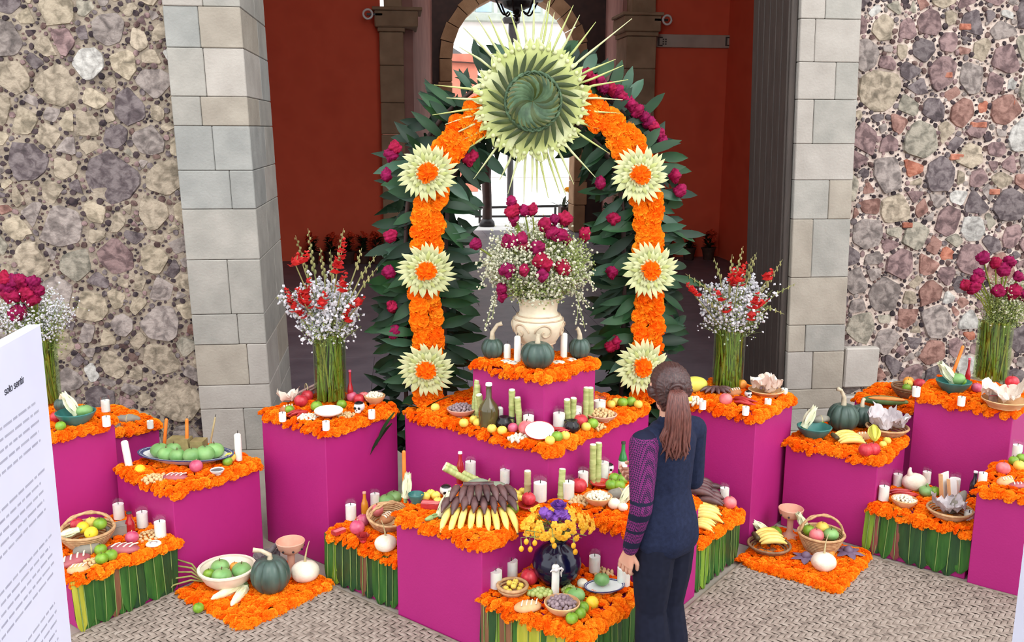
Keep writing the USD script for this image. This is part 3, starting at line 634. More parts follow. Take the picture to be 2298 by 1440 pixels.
def candle(h=.2, r=.02, m='wax_white', taper=1.0):
    return lambda: [('wax', lathe([(0, 0), (r*taper, 0), (r, .01), (r*.98, h-.012), (r*.7, h-.004), (0, h)], 14), m, 45), ('wick', tube([(0, 0, h-.004), (.002, 0, h+.016)], .0022, 5), 'wick')]
def votive(h=.055, r=.022):
    return lambda: [('cup', lathe([(0, 0), (r*.92, 0), (r, .004), (r, h), (r*.9, h), (r*.88, h-.006), (0, h-.007)], 14), 'wax_white', 40), ('wick', tube([(0, 0, h-.008), (.001, 0, h+.006)], .002, 5), 'wick')]
def cane(h=.24, r=.019, m='cane_green'):
    pr = []
    for z in np.linspace(0, h, 25):
        d = min(abs(z-k*h/2.6-.04) for k in range(4)); pr.append((r*(1+.16*math.exp(-(d/.005)**2)), z))
    return lambda: [('stalk', lathe(pr, 12), m), ('cut_end', lathe([(0, h-.001), (r*.97, h-.001), (r*.93, h+.003), (0, h+.004)], 12), 'cane_cut', 40)]
def bowl(r, h, m, foot=.5, rim=None, rm=None):
    P = [(0, 0), (r*foot, 0), (r*foot, .006), (r*.8, h*.45), (r*.97, h*.85), (r, h), (r*.95, h+.003), (r*.9, h*.85), (r*.7, h*.4), (r*.4, .014), (0, .012)]
    out = [('body', lathe(P, 30), m, 50)]
    if rm: out.append(('rim', lathe([(r*.93, h-.002), (r*1.03, h-.004), (r*1.03, h+.005), (r*.93, h+.006), (r*.93, h-.002)], 30), rm, 50))
    return lambda: out
def oval(a, b, h, m, rm):
    s = b/a
    P = [(0, 0), (a*.5, 0), (a*.62, .008), (a*.95, h), (a, h+.002), (a*.97, h+.006), (a*.66, .015), (0, .012)]
    return lambda: [('dish', lathe(P, 40, 1, s), m, 45), ('rim', lathe([(a*.9, h*.95), (a*1.015, h), (a*1.02, h+.007), (a*.9, h+.003), (a*.9, h*.95)], 40, 1, s), rm, 45)]
def heap(n, R0, hgt, rad, seed, el=(1, .75, .75)):
    rs = np.random.RandomState(seed); ms = []
    for i in range(n):
        d = R0*math.sqrt((i+.5)/n); a = i*2.4; z = hgt*(1-(d/R0)**2)+rs.uniform(-.3, .3)*rad
        ms.append(mv(ball(rad*el[0], rad*el[1], rad*el[2], 7, 5), (d*math.cos(a), d*math.sin(a), z), tuple(rs.uniform(0, 360, 3)), rs.uniform(.8, 1.15)))
    return cat(ms)
def one_banana(L=.16, r=.017, bendr=.55):
    t = np.linspace(0, 1, 9); a = (t-.5)*2*bendr; rad = L/(2*bendr)
    p = np.stack([rad*np.sin(a), 0*a, rad*(np.cos(a)-math.cos(bendr))], 1)
    rr = r*np.array([.3, .62, .92, 1, 1, .97, .85, .5, .22]); return p, rr
def bananas(n, L, r, m, spread=70, seed=0, up_=.3, tips=True, rows=1):
    def go():
        rs = np.random.RandomState(seed); out = []
        for q in range(rows):
            for i in range(n):
                p, rr = one_banana(L*rs.uniform(.92, 1.05), r); b = tube(p-p[0], rr, 6)
                a = (i/(n-1)-.5)*spread+rs.uniform(-3, 3)
                M_ = mv(b, r=(0, 12-up_*30-q*22, 0)); M_ = mv(M_, (0, 0, r+.02*q), (0, 0, a))
                tp = M_[0][-1]
                out.append(('banana', M_, m, True, [('tip', mv(ball(r*.3, n=6, k=5), tp), 'banana_tip')] if tips else None))
        out.append(('crown', hull(np.vstack([mv(ball(r*1.0, n=6, k=4), (0, y, r*(1+.8*k)))[0] for y in (-r*1.2, r*1.2) for k in range(rows+1)])), 'banana_tip' if m == 'banana' else 'plantain', 40))
        return out
    return go
def corn(L=.2, r=.024, open_=True, m='corn_husk'):
    def go():
        out = []
        if open_: out.append(('cob', tube([(0, 0, 0), (L*.25, 0, 0), (L*.6, 0, .004), (L*.9, 0, .006), (L, 0, .004)], [r*.6, r*.95, r*.95, r*.6, r*.2], 10), 'corn_cob'))
        for k in range(5 if open_ else 6):
            a = k*2*PI/(5 if open_ else 6)
            b = blade(L*(1.0 if not open_ else .82), r*2.3, 6, -.1, .8, .45, .5); v, f = b; v = v.copy(); v[:, 2] += -r*.95 if True else 0
            out.append(('husk', mv((v, f), (0, 0, 0), (math.degrees(a), 0, 0)), m))
        out.append(('shank', tube([(-.03, 0, 0), (.01, 0, 0)], [.009, .016], 8), 'corn_green'))
        return [(n_, mv(q, (0, 0, r*1.02)), k_) for n_, q, k_ in out]
    return go
def basket(r=.12, h=.08, handle=.13, m='wicker', coil=.012):
    def go():
        out = []; ms = []; n = int(h/coil)
        for k in range(n+1):
            rr = r*(.62+.38*(k/n)**.8); a = np.linspace(0, 2*PI, 37)
            ms.append(tube(np.stack([rr*np.cos(a), rr*np.sin(a), coil*.5+k*coil+.0025*np.sin(a*18+PI*k)], 1), coil*.58, 6, False))
        out.append(('coils', cat(ms), m))
        out.append(('bottom', lathe([(0, .002), (r*.62, .002), (r*.64, .01), (0, .011)], 24), m))
        out.append(('rim', tube([((r+.004)*math.cos(t), (r+.004)*math.sin(t), h+coil) for t in np.linspace(0, 2*PI, 41)], coil*.75, 7, False), m))
        if handle:
            t = np.linspace(0, PI, 22)
            for s in (-1, 1): out.append(('handle_strand', tube(np.stack([r*np.cos(t), .008*s*np.cos(9*t)+.004*s, h+handle*np.sin(t)], 1), .008, 6), m))
        return out
    return go
def goblet(rb=.085, hb=.075, hs=.135):
    def go():
        t = hs
        b = lathe([(.018, t-.004), (.05, t+.01), (rb*.86, t+hb*.45), (rb, t+hb), (rb*.96, t+hb+.004), (rb*.92, t+hb), (rb*.78, t+hb*.5), (.035, t+.02), (0, t+.016)], 26)
        st = lathe([(0, 0), (.062, 0), (.06, .01), (.028, .03), (.02, .05), (.022, hs), (0, hs+.005)], 18)
        out = [('bowl', b, 'clay_pink', 50), ('pedestal', st, 'clay_pink', 50)]
        for k in range(8):
            a = k*PI/4+.3; out.append(('pierced_hole', mv(ball(.007, .007, .007, 8, 5), (rb*.9*math.cos(a), rb*.9*math.sin(a), t+hb*.5)), 'black_gloss'))
        return out
    return go
def bottle(h, r, neck, m, cap, shoulder=.62, label=None):
    def go():
        out = [('glass', lathe([(0, 0), (r*.95, 0), (r, .006), (r, h*(shoulder-.12)), (r*.85, h*shoulder), (neck*1.1, h*(shoulder+.16)), (neck, h*.94), (0, h*.945)], 20), m, 50), ('cap', lathe([(0, h*.94), (neck*1.25, h*.94), (neck*1.3, h*.955), (neck*1.2, h), (0, h+.002)], 14), cap, 50)]
        if label: out.append(('label', lathe([(r*1.005, h*.16), (r*1.02, h*.16), (r*1.02, h*.42), (r*1.005, h*.42)], 20), label, 50))
        return out
    return go
def paper(r, m, seed, hgt=.09):
    rs = np.random.RandomState(seed); n = 17; u = np.linspace(-1, 1, n); X, Y_ = np.meshgrid(u, u, indexing='ij')
    P = np.stack([X*r, Y_*r, 0*X], -1).reshape(-1, 3); q = meshkit.noise(P*38+seed*7, seed)-.5; d = np.maximum(np.abs(X), np.abs(Y_)).ravel()
    P[:, 2] = .02+hgt*np.clip(d-.25, 0, 1)**1.2*(.25+1.1*meshkit.noise(P*9+seed, seed+1))+q*.055; P[:, 0] *= 1-.12*d; P[:, 1] *= 1-.12*d; P[:, :2] += (np.stack([meshkit.noise(P*30, seed+5), meshkit.noise(P*30+9, seed+6)], 1)-.5)*.03; cr = (np.abs(X*Y_)).ravel(); P[:, :2] *= (1-.35*cr**2)[:, None]
    v, f = tri(P, grid(n, n)); w = v.copy(); w[:, 2] -= .0015
    return lambda: [('sheet', cat([(v, f), (w, f[:, ::-1])]), m, 25)]
def bread(a=.06, b=.045, h=.03, m='bread'):
    v, f = ball(a, b, h, 18, 10); v[:, 2] = np.maximum(v[:, 2], -h*.35)+h*.35
    return lambda: [('loaf', (v, f), m), ('score', cat([tube([(-a*.55+k*a*.35, -b*.55, h*1.12), (-a*.4+k*a*.35, 0, h*1.33), (-a*.25+k*a*.35, b*.55, h*1.12)], .004, 5) for k in range(4)]), 'cane_cut')]
def skull(r=.035):
    def go():
        cr = ball(r, r*1.15, r*.95, 16, 11); cr = mv(cr, (0, .006, r*1.25)); jw = mv(ball(r*.62, r*.6, r*.55, 12, 8), (0, -r*.55, r*.6))
        return [('cranium', cat([cr, jw]), 'sugar_white'), ('eye_socket', mv(ball(r*.26, r*.14, r*.26, 10, 6), (-r*.4, -r*.98, r*1.2)), 'black_gloss'), ('eye_socket', mv(ball(r*.26, r*.14, r*.26, 10, 6), (r*.4, -r*.98, r*1.2)), 'black_gloss'), ('nose', mv(ball(r*.1, r*.1, r*.14, 8, 5), (0, -r*1.12, r*.85)), 'black_gloss'), ('teeth', box(-r*.35, r*.35, -r*1.16, -r*.9, r*.36, r*.56, .004), 'bean_white', 30), ('crown_band', lathe([(r*.8, r*1.95), (r*.84, r*1.95), (r*.5, r*2.2), (0, r*2.22)], 14), 'black_gloss')]
    return go
def packet(x, y, z, m, lid=None):
    return lambda: [('carton', box(-x, x, -y, y, 0, z, .004), m, 25), ('flap', box(-x*.98, x*.98, -y*1.01, y*.2, z*.985, z+.003, .001), lid or m, 25)]
def bundle(L, W, H, m, tie='cane_tan', seed=0):
    v, f = ball(L, W, H, 20, 12); v[:, 2] = np.maximum(v[:, 2], -H*.6)+H*.6; v, f = wob((v, f), .012, 16, seed)
    return lambda: [('wrapping', (v, f), m), ('tie', tube([(L*.1, W*1.02*math.cos(t), H*.6+H*1.03*max(math.sin(t), -.5)) for t in np.linspace(0, 2*PI, 20)], .004, 5, False), tie), ('fold', mv(blade(L*1.2, W*1.1, 6, .5, .2), (-L*.5, 0, H*1.5), (0, 8, 0)), m)]
def cluster(n, r, m, seed, spread, hgt=1.0, stem='corn_green'):
    def go():
        rs = np.random.RandomState(seed); out = []
        for i in range(n):
            a = i*2.4; d = spread*math.sqrt((i+.3)/n); out.append(('berry', mv(ball(r, r, r*1.05, 9, 7), (d*math.cos(a)*1.2, d*math.sin(a)*.8, r+hgt*r*1.3*(1-d/spread)+rs.uniform(0, r*.3))), m))
        out.append(('stem', tube([(0, 0, r*2), (-spread*.6, 0, r*2.4), (-spread*1.3, .01, r*2.2)], .003, 5), stem)); return out
    return go
def molcajete(r=.08):
    return lambda: [('basin', lathe([(0, .03), (r*.5, .03), (r*.95, .07), (r, .11), (r*.9, .115), (r*.8, .1), (r*.4, .06), (0, .055)], 22), 'volcanic', 50)]+[('leg', lathe([(0, 0), (.018, 0), (.028, .05), (0, .055)], 8), 'volcanic') if False else ('leg', mv(lathe([(0, 0), (.016, 0), (.026, .05), (0, .055)], 8), (r*.55*math.cos(t), r*.55*math.sin(t), 0)), 'volcanic') for t in (0, 2.1, 4.2)]+[('pestle', tube([(-.02, 0, .08), (.03, .02, .13), (.06, .03, .16)], [.02, .017, .014], 8), 'volcanic')]
def figs():
    return lambda: [('petal', mv(blade(.1, .05, 5, .5, -.3, .35), (0, 0, .03), (0, -10, a)), 'fig_purple') for a in range(0, 360, 60)]+[('heart', mv(ball(.03, .03, .028, 10, 7), (0, 0, .03)), 'fig_purple')]
def card(w, h, m, edge):
    return lambda: [('cover', box(-w/2, w/2, -.004, .004, 0, h, .001), m, 25), ('spine', box(-w/2-.006, -w/2, -.014, .014, 0, h, .002), edge, 25), ('back_cover', box(-w/2, w/2, .008, .013, 0, h*.98, .001), edge, 25)]
def chiles(n, seed, m='chile_red'):
    rs = np.random.RandomState(seed); out = []
    for i in range(n):
        a = rs.uniform(-25, 25); p = [(-.06, 0, 0), (-.02, .004, .004), (.03, -.003, .004), (.07, .004, 0)]
        out.append(('chile', mv(tube(p, [.004, .012, .01, .002], 7), (rs.uniform(-.02, .02), (i-n/2)*.017, .014+.01*(i % 2)), (0, 0, a)), m))
    return lambda: out
def sticks(n, L, m, seed):
    rs = np.random.RandomState(seed); return lambda: [('stick', mv(tube([(0, 0, 0), (L*.5, rs.uniform(-.01, .01), rs.uniform(0, .01)), (L, rs.uniform(-.02, .02), rs.uniform(0, .02))], [.008, .0075, .006], 6), (0, (k % 4-1.5)*.017, .01+.014*(k//4)), (0, -14-rs.uniform(0, 9), rs.uniform(-7, 7))), m) for k in range(n)]+[('twine', tube([(L*.3, .042*math.cos(t), .05+.042*math.sin(t)) for t in np.linspace(0, 2*PI, 18)], .003, 5, False), 'cane_tan')]
def melon_slice(L=.17, r=.05):
    v, f = ball(L, r, r*.8, 20, 12); v[:, 2] = np.maximum(v[:, 2], -r*.4)+r*.4
    return lambda: [('rind', (v, f), 'melon'), ('flesh', mv(ball(L*.8, r*.5, r*.35, 16, 8), (.01, -r*.45, r*.85)), 'melon_flesh')]
# ---------------------------------------------------------------- offerings, plinth by plinth
Z1, Z2, Z3, Z4, Z0 = 1.222, .882, .602, .322, .03
def I(key, name, bld, label, cat_, px, py, z, rz=0, s=1.0, g=None, tilt=(0, 0), d=(0, 0, 0)):
    p = on(px, py, z); return place(key, name, bld, label, cat_, p+np.array(d), (tilt[0], tilt[1], rz), s, g)
def fill(name, mesh, m, label, cat_, px, py, z, dz, rz=0):
    p = on(px, py, z); obj(name, mesh, m, '/World', True, label, cat_, None, 'stuff', mat4(p+[0, 0, dz], (0, 0, rz)))
lime, guava, lemon = fruit(.034, .032, 'lime'), fruit(.034, .032, 'guava'), fruit(.034, .037, 'lemon')
apple, onion, orange, green = fruit(.046, .043, 'apple_red'), fruit(.042, .04, 'onion_pink', 'cane_tan', .05), fruit(.042, .042, 'orange_skin'), fruit(.056, .044, 'avocado')
pink = fruit(.045, .042, 'apple_pink')
def banana_row(n, L, r, m, gap, fan, slope, rows=1, seed=0, tips=True):
    def go():
        rs = np.random.RandomState(seed); out = []
        for q in range(rows):
            for i in range(n):
                p, rr = one_banana(L*rs.uniform(.93, 1.06), r); u = (i+.5*(q % 2))/(n-1)-.5; b = tube(p-p[0], rr, 7)
                b = mv(b, r=(rs.uniform(-8, 8), slope+rs.uniform(-4, 4), 0)); b = mv(b, (-q*.35*L, 0, 0)); b = mv(b, (0, u*gap*n, r+q*r*1.7), (0, 0, u*fan))
                out.append(('banana', b, m, True, [('tip', mv(ball(r*.32, n=6, k=5), b[0][-1]), 'banana_tip')] if tips else None))
        out.append(('crown', tube([(-.01-(rows-1)*.35*L, y, r*(1.2+rows)) for y in np.linspace(-.3*gap*n, .3*gap*n, 5)], r*.8, 8), 'banana_tip' if m == 'banana' else 'plantain'))
        return out
    return go
def LIME(px, py, z, lab, s=1.0, **k): I('lime', 'lime', lime, lab, 'lime', px, py, z, R.uniform(0, 360), s, **k)
def GUA(px, py, z, lab, s=1.0, **k): I('guava', 'guava', guava, lab, 'guava', px, py, z, R.uniform(0, 360), s, **k)
def LEM(px, py, z, lab, s=1.0, **k): I('lemon', 'lemon', lemon, lab, 'lemon', px, py, z, R.uniform(0, 360), s, (k.get('g')), (80, 0))
def APP(px, py, z, lab, s=1.0, **k): I('apple', 'apple', apple, lab, 'apple', px, py, z, R.uniform(0, 360), s, **k)
def ONI(px, py, z, lab, s=1.0, **k): I('onion', 'onion', onion, lab, 'onion', px, py, z, R.uniform(0, 360), s, **k)
def PIN(px, py, z, lab, s=1.0, **k): I('pink_apple', 'pink_apple', pink, lab, 'apple', px, py, z, R.uniform(0, 360), s, **k)
def ORA(px, py, z, lab, s=1.0, **k): I('orange', 'orange', orange, lab, 'orange', px, py, z, R.uniform(0, 360), s, **k)
def GRE(px, py, z, lab, s=1.0, **k): I('green_fruit', 'green_fruit', green, lab, 'fruit', px, py, z, R.uniform(0, 360), s, **k)
def GL(px, py, z, lab, s=1.0, g=None, d=(0, 0, 0)): I('candle_glass', 'candle_glass', candle_glass(), lab, 'candle', px, py, z, R.uniform(0, 360), s, g, d=d)
def VO(px, py, z, lab, s=1.0, d=(0, 0, 0)): I('votive_candle', 'votive_candle', votive(), lab, 'candle', px, py, z, 0, s, 'small votive candles on plinth edges', d=np.array(d)+[0, .03, -.012])
def CA(px, py, z, lab, h=1.0, tilt=(0, 0), m='cane_green'): I('cane'+m, 'sugar_cane', cane(m=m), lab, 'sugar cane', px, py, z, R.uniform(0, 360), (1, 1, h), None, tilt)
def PCA(px, py, z, lab, h=.2, r=.02, tilt=(0, 0), m='wax_white', nm='candle', tp=1.0): I(f'{nm}{h}{r}{m}', nm, candle(h, r, m, tp), lab, 'candle', px, py, z, 0, 1, None, tilt)

# -- topmost plinth
I('squash_a', 'squash', squash(.072, .92, 9, .1, .06), 'dark green squash with long curved pale stalk, left of the carved urn', 'squash', 1105, 803, Z1, 0)
I('squash_b', 'squash', squash(.105, .8, 10, .055, .005), 'large dark green squash at the front corner below the carved urn', 'squash', 1206, 825, Z1, 20)
I('squash_c', 'squash', squash(.07, .95, 9, .07, -.02), 'dark green squash right of the carved urn', 'squash', 1300, 803, Z1, 0)
PCA(1138, 806, Z1, 'short white candle beside the curved-stalk squash', .1, .022)
PCA(1161, 811, Z1, 'tall white candle left of the front squash by the urn', .165, .021)
PCA(1265, 804, Z1, 'tall white candle right of the carved urn', .165, .022)
for px, py, lb in ((1136, 813, 'flat pale biscuit under the short candle by the urn'), (1152, 816, 'flat pale biscuit at the foot of the tall left candle by the urn'), (1254, 815, 'flat pale biscuit right of the front squash by the urn'), (1280, 809, 'flat pale biscuit at the foot of the tall right candle by the urn')):
    I('biscuit', 'biscuit', lambda: [('disc', lathe([(0, 0), (.036, 0), (.04, .006), (.034, .012), (0, .013)], 16), 'bean_white'), ('icing', lathe([(0, .012), (.02, .013), (0, .016)], 10), 'sugar_white')], lb, 'biscuit', px, py, Z1)
# -- widest plinth
I('bowl_clay_m', 'clay_bowl', bowl(.092, .05, 'clay_pink'), 'clay bowl of mauve seeds at the left end of the widest plinth', 'bowl', 1036, 933, Z2)
fill('seeds', heap(46, .075, .035, .015, 2), 'seed_mauve', 'heap of mauve seeds in the clay bowl below the left arch leg', 'seeds', 1036, 933, Z2, .038)
I('bottle_demijohn', 'bottle', bottle(.27, .062, .016, 'bottle_brown', 'cap_white', .5), 'stout brown-green bottle with white cap near the left arch leg', 'bottle', 1097, 957, Z2)
PCA(1122, 951, Z2, 'cream candle right of the stout brown bottle', .11, .02)
CA(1149, 958, Z2, 'tall leaning sugar cane piece left of the front corner of the topmost plinth', 1.0, (0, 8)); CA(1167, 963, Z2, 'shorter greenish sugar cane piece beside the tall leaning one', .82, (0, 5))
GL(1186, 968, Z2, 'glass candle at the front corner of the topmost plinth', 1.0)
GL(1254, 966, Z2, 'glass candle just right of the front corner of the topmost plinth', 1.1); GL(1291, 953, Z2, 'glass candle between the two pairs of sugar cane', 1.15)
CA(1274, 959, Z2, 'left stick of the nearer sugar cane pair on the widest plinth', .78, (0, -12)); CA(1283, 957, Z2, 'right stick of the nearer sugar cane pair on the widest plinth', .76, (0, -6))
CA(1313, 946, Z2, 'left stick of the taller sugar cane pair against the topmost plinth', .9, (0, -2)); CA(1326, 944, Z2, 'right stick of the taller sugar cane pair against the topmost plinth', .9, (0, -7))
GL(1345, 938, Z2, 'glass candle behind the bowl of tan nuts', 1.15)
I('bowl_clay_n', 'clay_bowl', bowl(.095, .045, 'clay_pink'), 'clay bowl of tan nuts at the right side of the widest plinth', 'bowl', 1350, 944, Z2)
fill('nuts', heap(46, .078, .035, .015, 3), 'nut_tan', 'heap of tan nuts in the clay bowl right of the sugar cane', 'nuts', 1350, 944, Z2, .034)
I('oval_white', 'serving_dish', oval(.085, .062, .022, 'white_china', 'red_glaze'), 'white oval dish with red rim at the front of the widest plinth', 'dish', 1211, 984, Z2, -12, 1.0, None, (38, 0), (0, 0, .035))
PIN(1181, 974, Z2, 'red-pink apple behind the white red-rimmed dish', 1.05); ONI(1151, 970, Z2, 'pale pink onion left of the white red-rimmed dish', .75)
I('jug', 'jug', lambda: [('body', lathe([(0, 0), (.03, 0), (.048, .025), (.045, .05), (.03, .065), (.034, .075), (.028, .075), (0, .06)], 18), 'black_gloss'), ('handle', tube([(.04, 0, .03), (.065, 0, .04), (.06, 0, .065), (.032, 0, .07)], .006, 6), 'black_gloss')], 'small black jug at the foot of the sugar canes', 'jug', 1131, 962, Z2)
I('jug', 'jug', None, 'small dark jug right of the white red-rimmed dish', 'jug', 1283, 970, Z2, 150)
I('bowl_red', 'red_bowl', bowl(.06, .03, 'red_glaze'), 'small red bowl behind the white red-rimmed dish', 'bowl', 1254, 975, Z2)
I('chiles', 'chile_heap', chiles(5, 1), 'red chiles in the small red bowl', 'chiles', 1254, 975, Z2, 20, .7, d=(0, 0, .018))
APP(1302, 958, Z2, 'red apple in front of the taller sugar cane pair')
for px, py, lb in ((1250, 990, 'lime touching the right end of the white red-rimmed dish'), (1330, 960, 'lime on the marigolds below the bowl of tan nuts'), (1397, 912, 'left lime of the two by the right arch leg'), (1416, 910, 'right lime of the two by the right arch leg')): LIME(px, py, Z2, lb)
for px, py, lb in ((1064, 950, 'yellow guava left of the stout brown bottle'), (1072, 956, 'yellow guava touching the stout brown bottle'), (1041, 957, 'yellow guava below the bowl of mauve seeds'), (1104, 970, 'pale guava below the stout brown bottle'), (1127, 974, 'pale guava left of the pale pink onion'), (1234, 997, 'yellow guava below the white red-rimmed dish'), (1268, 986, 'yellow guava right of the lime by the dish'), (1315, 966, 'yellow guava below the red apple'), (1371, 915, 'pale guava right of the bowl of tan nuts'), (1382, 909, 'pale guava left of the two limes'), (977, 922, 'yellow guava at the foot of the left arch leg'), (1432, 915, 'pale guava next to the right arch leg')): GUA(px, py, Z2, lb, .85)
for k, (px, py) in enumerate(((1085, 943), (1072, 938), (1062, 934))): CA(px, py, Z2, ['leafy cane piece behind the stout brown bottle', 'cane piece left of the leafy cane behind the bottle', 'tallest cane piece behind the stout brown bottle'][k], .75+.1*k, (8, 14-8*k))
fill('peanuts', heap(22, .06, .012, .013, 6, (1.5, .8, .8)), 'bean_white', 'scatter of peanuts in front of the small black jug', 'peanuts', 1163, 984, Z2, .0)
fill('peanuts', heap(18, .05, .012, .013, 7, (1.5, .8, .8)), 'nut_tan', 'scatter of peanuts right of the small dark jug', 'peanuts', 1340, 958, Z2, .0)
# -- banana plinth (left of centre)
I('plantain_fan', 'plantain_hand', banana_row(8, .16, .02, 'plantain', .032, 40, 6, 2, 3, False), 'double row of dark purple plantains above the yellow bananas', 'plantains', 1074, 1150, Z3, -94, 1.08, d=(0, 0, .062))
I('banana_fan', 'banana_hand', banana_row(9, .2, .018, 'banana', .029, 40, 24, 1, 5), 'yellow bananas hanging over the front edge under the purple plantains', 'bananas', 1076, 1160, Z3, -96, 1.05, d=(0, 0, .035))
I('leaf_bundle', 'leaf_bundle', bundle(.14, .075, .06, 'leaf_wrap', seed=2), 'grey-green leaf-wrapped bundle behind the purple plantains', 'bundle', 1092, 1113, Z3, -12)
CA(1082, 1082, Z3, 'upper sugar cane piece lying across the leaf-wrapped bundle', 1.0, (0, 62)); CA(1068, 1088, Z3, 'lower sugar cane piece lying across the leaf-wrapped bundle', .9, (0, 58))
GL(1056, 1071, Z3, 'glass candle beside the thin red bottle'); GL(1133, 1086, Z3, 'glass candle right of the leaf-wrapped bundle', .9)
I('bottle_red', 'bottle', bottle(.19, .023, .01, 'bottle_red', 'cap_white', .6), 'thin red bottle behind the leaf-wrapped bundle', 'bottle', 1033, 1083, Z3)
PCA(908, 1108, Z3, 'tall orange taper at the left corner of the banana plinth', .26, .011, m='wax_orange', nm='taper_candle')
I('corn_up', 'corn', corn(.14, .026, False), 'upright pale corn cob beside the tall orange taper', 'corn', 922, 1116, Z3, 0, 1.05, tilt=(0, -84))
I('corn_up', 'corn', None, 'pale green corn lying left of the banana fan', 'corn', 998, 1160, Z3, 0, 1.05, tilt=(0, -66))
for k, (px, py) in enumerate(((884, 1128), (868, 1136))): GRE(px, py, Z4, ['green chayote behind the tilted basket', 'green chayote left of its twin behind the tilted basket'][k], .95)
I('bowl_teal_s', 'teal_bowl', bowl(.045, .05, 'teal_glaze', .6), 'small teal bowl near the tall orange taper', 'bowl', 934, 1127, Z3)
I('skull', 'sugar_skull', skull(.034), 'small sugar skull left of the thin red bottle', 'sugar skull', 1001, 1116, Z3, 8)
I('jam', 'sweet_packet', packet(.05, .032, .035, 'chile_red', 'apple_pink'), 'red sweet packet near the small teal bowl', 'packet', 967, 1139, Z3, -15)
for px, py, lb in ((955, 1122, 'yellow guava right of the small teal bowl'), (967, 1116, 'yellow guava behind the red sweet packet'), (978, 1120, 'yellow guava left of the sugar skull'), (983, 1134, 'pale guava right of the red sweet packet')): GUA(px, py, Z3, lb, .8)
I('bowl_red', 'red_bowl', None, 'small red bowl right of the banana fan', 'bowl', 1186, 1143, Z3, 0, 1.0)
APP(1186, 1139, Z3, 'red apple in the small red bowl right of the bananas', .85, d=(0, 0, .02))
LIME(1150, 1152, Z3, 'lime beside the purple plantain tips', 1.05)
for k, (px, py) in enumerate(((1152, 1109), (1163, 1114), (1172, 1108), (1158, 1122), (1170, 1124), (1146, 1116), (1142, 1130), (1155, 1133))): GUA(px, py, Z3, 'tiny yellow hawthorn fruit piled right of the leaf-wrapped bundle', .62, g='hawthorn fruits by the bundle')
CA(1184, 1118, Z3, 'lone upright sugar cane piece between two glass candles', .68, (0, 2), 'cane_tan'); GL(1212, 1126, Z3, 'tall glass candle just left of the orange orchids', 1.15)
I('corn_small', 'corn', corn(.07, .014, False, 'corn_green'), 'small green corn on the left edge marigolds of the banana plinth', 'corn', 965, 1168, Z3, 40, 1)
# -- plinth behind the woman
CA(1258, 1121, Z3, 'lone sugar cane piece above the purple blossom', .72, (0, -9)); GL(1275, 1120, Z3, 'glass candle right of the lone sugar cane', 1.05); GL(1308, 1093, Z3, 'glass candle left of the tall cane pair', .95)
CA(1329, 1086, Z3, 'left stick of the tall cane pair near the green bottle', 1.0, (0, 0)); CA(1341, 1084, Z3, 'right stick of the tall cane pair near the green bottle', 1.0, (0, -5))
GL(1352, 1076, Z3, 'glass candle right of the tall cane pair', 1.1)
I('skull', 'sugar_skull', None, 'sugar skull between the cane pair and the green bottle', 'sugar skull', 1366, 1063, Z3, -10, .9)
I('bottle_green', 'bottle', bottle(.2, .027, .011, 'bottle_green', 'cap_dark', .55, 'card_white'), 'slim green bottle with dark cap beside the woman', 'bottle', 1397, 1062, Z3)
APP(1299, 1103, Z3, 'red apple in front of the glass candle by the cane pair'); I('bowl_red', 'red_bowl', None, 'red bowl behind the pale clay bowl of beans', 'bowl', 1347, 1092, Z3, 0, 1.0)
I('bowl_cream_b', 'clay_bowl', bowl(.078, .055, 'bread'), 'clay bowl of pale beans next to the woman', 'bowl', 1342, 1133, Z3); fill('beans', heap(40, .062, .028, .014, 9), 'bean_white', 'heap of pale beans in the clay bowl next to the woman', 'beans', 1342, 1133, Z3, .042)
for px, py, lb in ((1379, 1083, 'lime below the slim green bottle'), (1396, 1086, 'lime close to the woman below the green bottle'), (1390, 1099, 'nearest lime of the three below the green bottle'), (1371, 1098, 'lime right of the red bowl beside the woman')): LIME(px, py, Z3, lb)
I('corn_up', 'corn', None, 'corn in pale husk leaning against the woman side of the plinth', 'corn', 1405, 1132, Z3, 0, 1.0, tilt=(0, -60))
I('garlic', 'garlic_bulb', fruit(.032, .028, 'bean_white', 'cane_tan', .05), 'garlic bulb right of the clay bowl of beans', 'garlic', 1378, 1141, Z3, 0, 1.1); I('garlic', 'garlic_bulb', None, 'smaller garlic bulb close to the woman', 'garlic', 1398, 1146, Z3, 0, .85)
fill('peanuts', heap(30, .06, .02, .014, 11, (1.5, .8, .8)), 'nut_tan', 'scatter of peanuts right of the purple blossom', 'peanuts', 1302, 1126, Z3, .0)
I('wrap_small', 'leaf_bundle', bundle(.07, .04, .035, 'wrap_grey', seed=8), 'small grey wrapped bundle beside the woman', 'bundle', 1388, 1117, Z3, 10)
# -- low front plinth
GL(1113, 1320, Z4, 'leftmost glass candle on the low front plinth', 1.0); GL(1148, 1296, Z4, 'glass candle left of the blue vase on the low front plinth', 1.0); GL(1334, 1284, Z4, 'glass candle right of the blue vase', .95); GL(1399, 1315, Z4, 'glass candle by the hand of the woman', 1.05)
PCA(1246, 1336, Z4, 'tall white candle with ribbon in front of the blue vase', .17, .02)
I('ribbon', 'ribbon', lambda: [('loop', tube([(.0, -.024, .15), (.025, -.024, .16), (.035, -.01, .145), (.028, 0, .125), (.03, .004, .1)], [.004, .007, .006, .006, .003], 6), 'sugar_white'), ('knot', mv(ball(.012), (0, -.022, .15)), 'sugar_white'), ('tail', tube([(0, -.024, .15), (-.02, -.025, .152), (-.03, -.02, .14)], [.004, .006, .003], 6), 'sugar_white')], 'white ribbon tied on the tall candle before the blue vase', 'ribbon', 1246, 1336, Z4)
APP(1188, 1309, Z4, 'red apple at the left foot of the blue vase', 1.0)
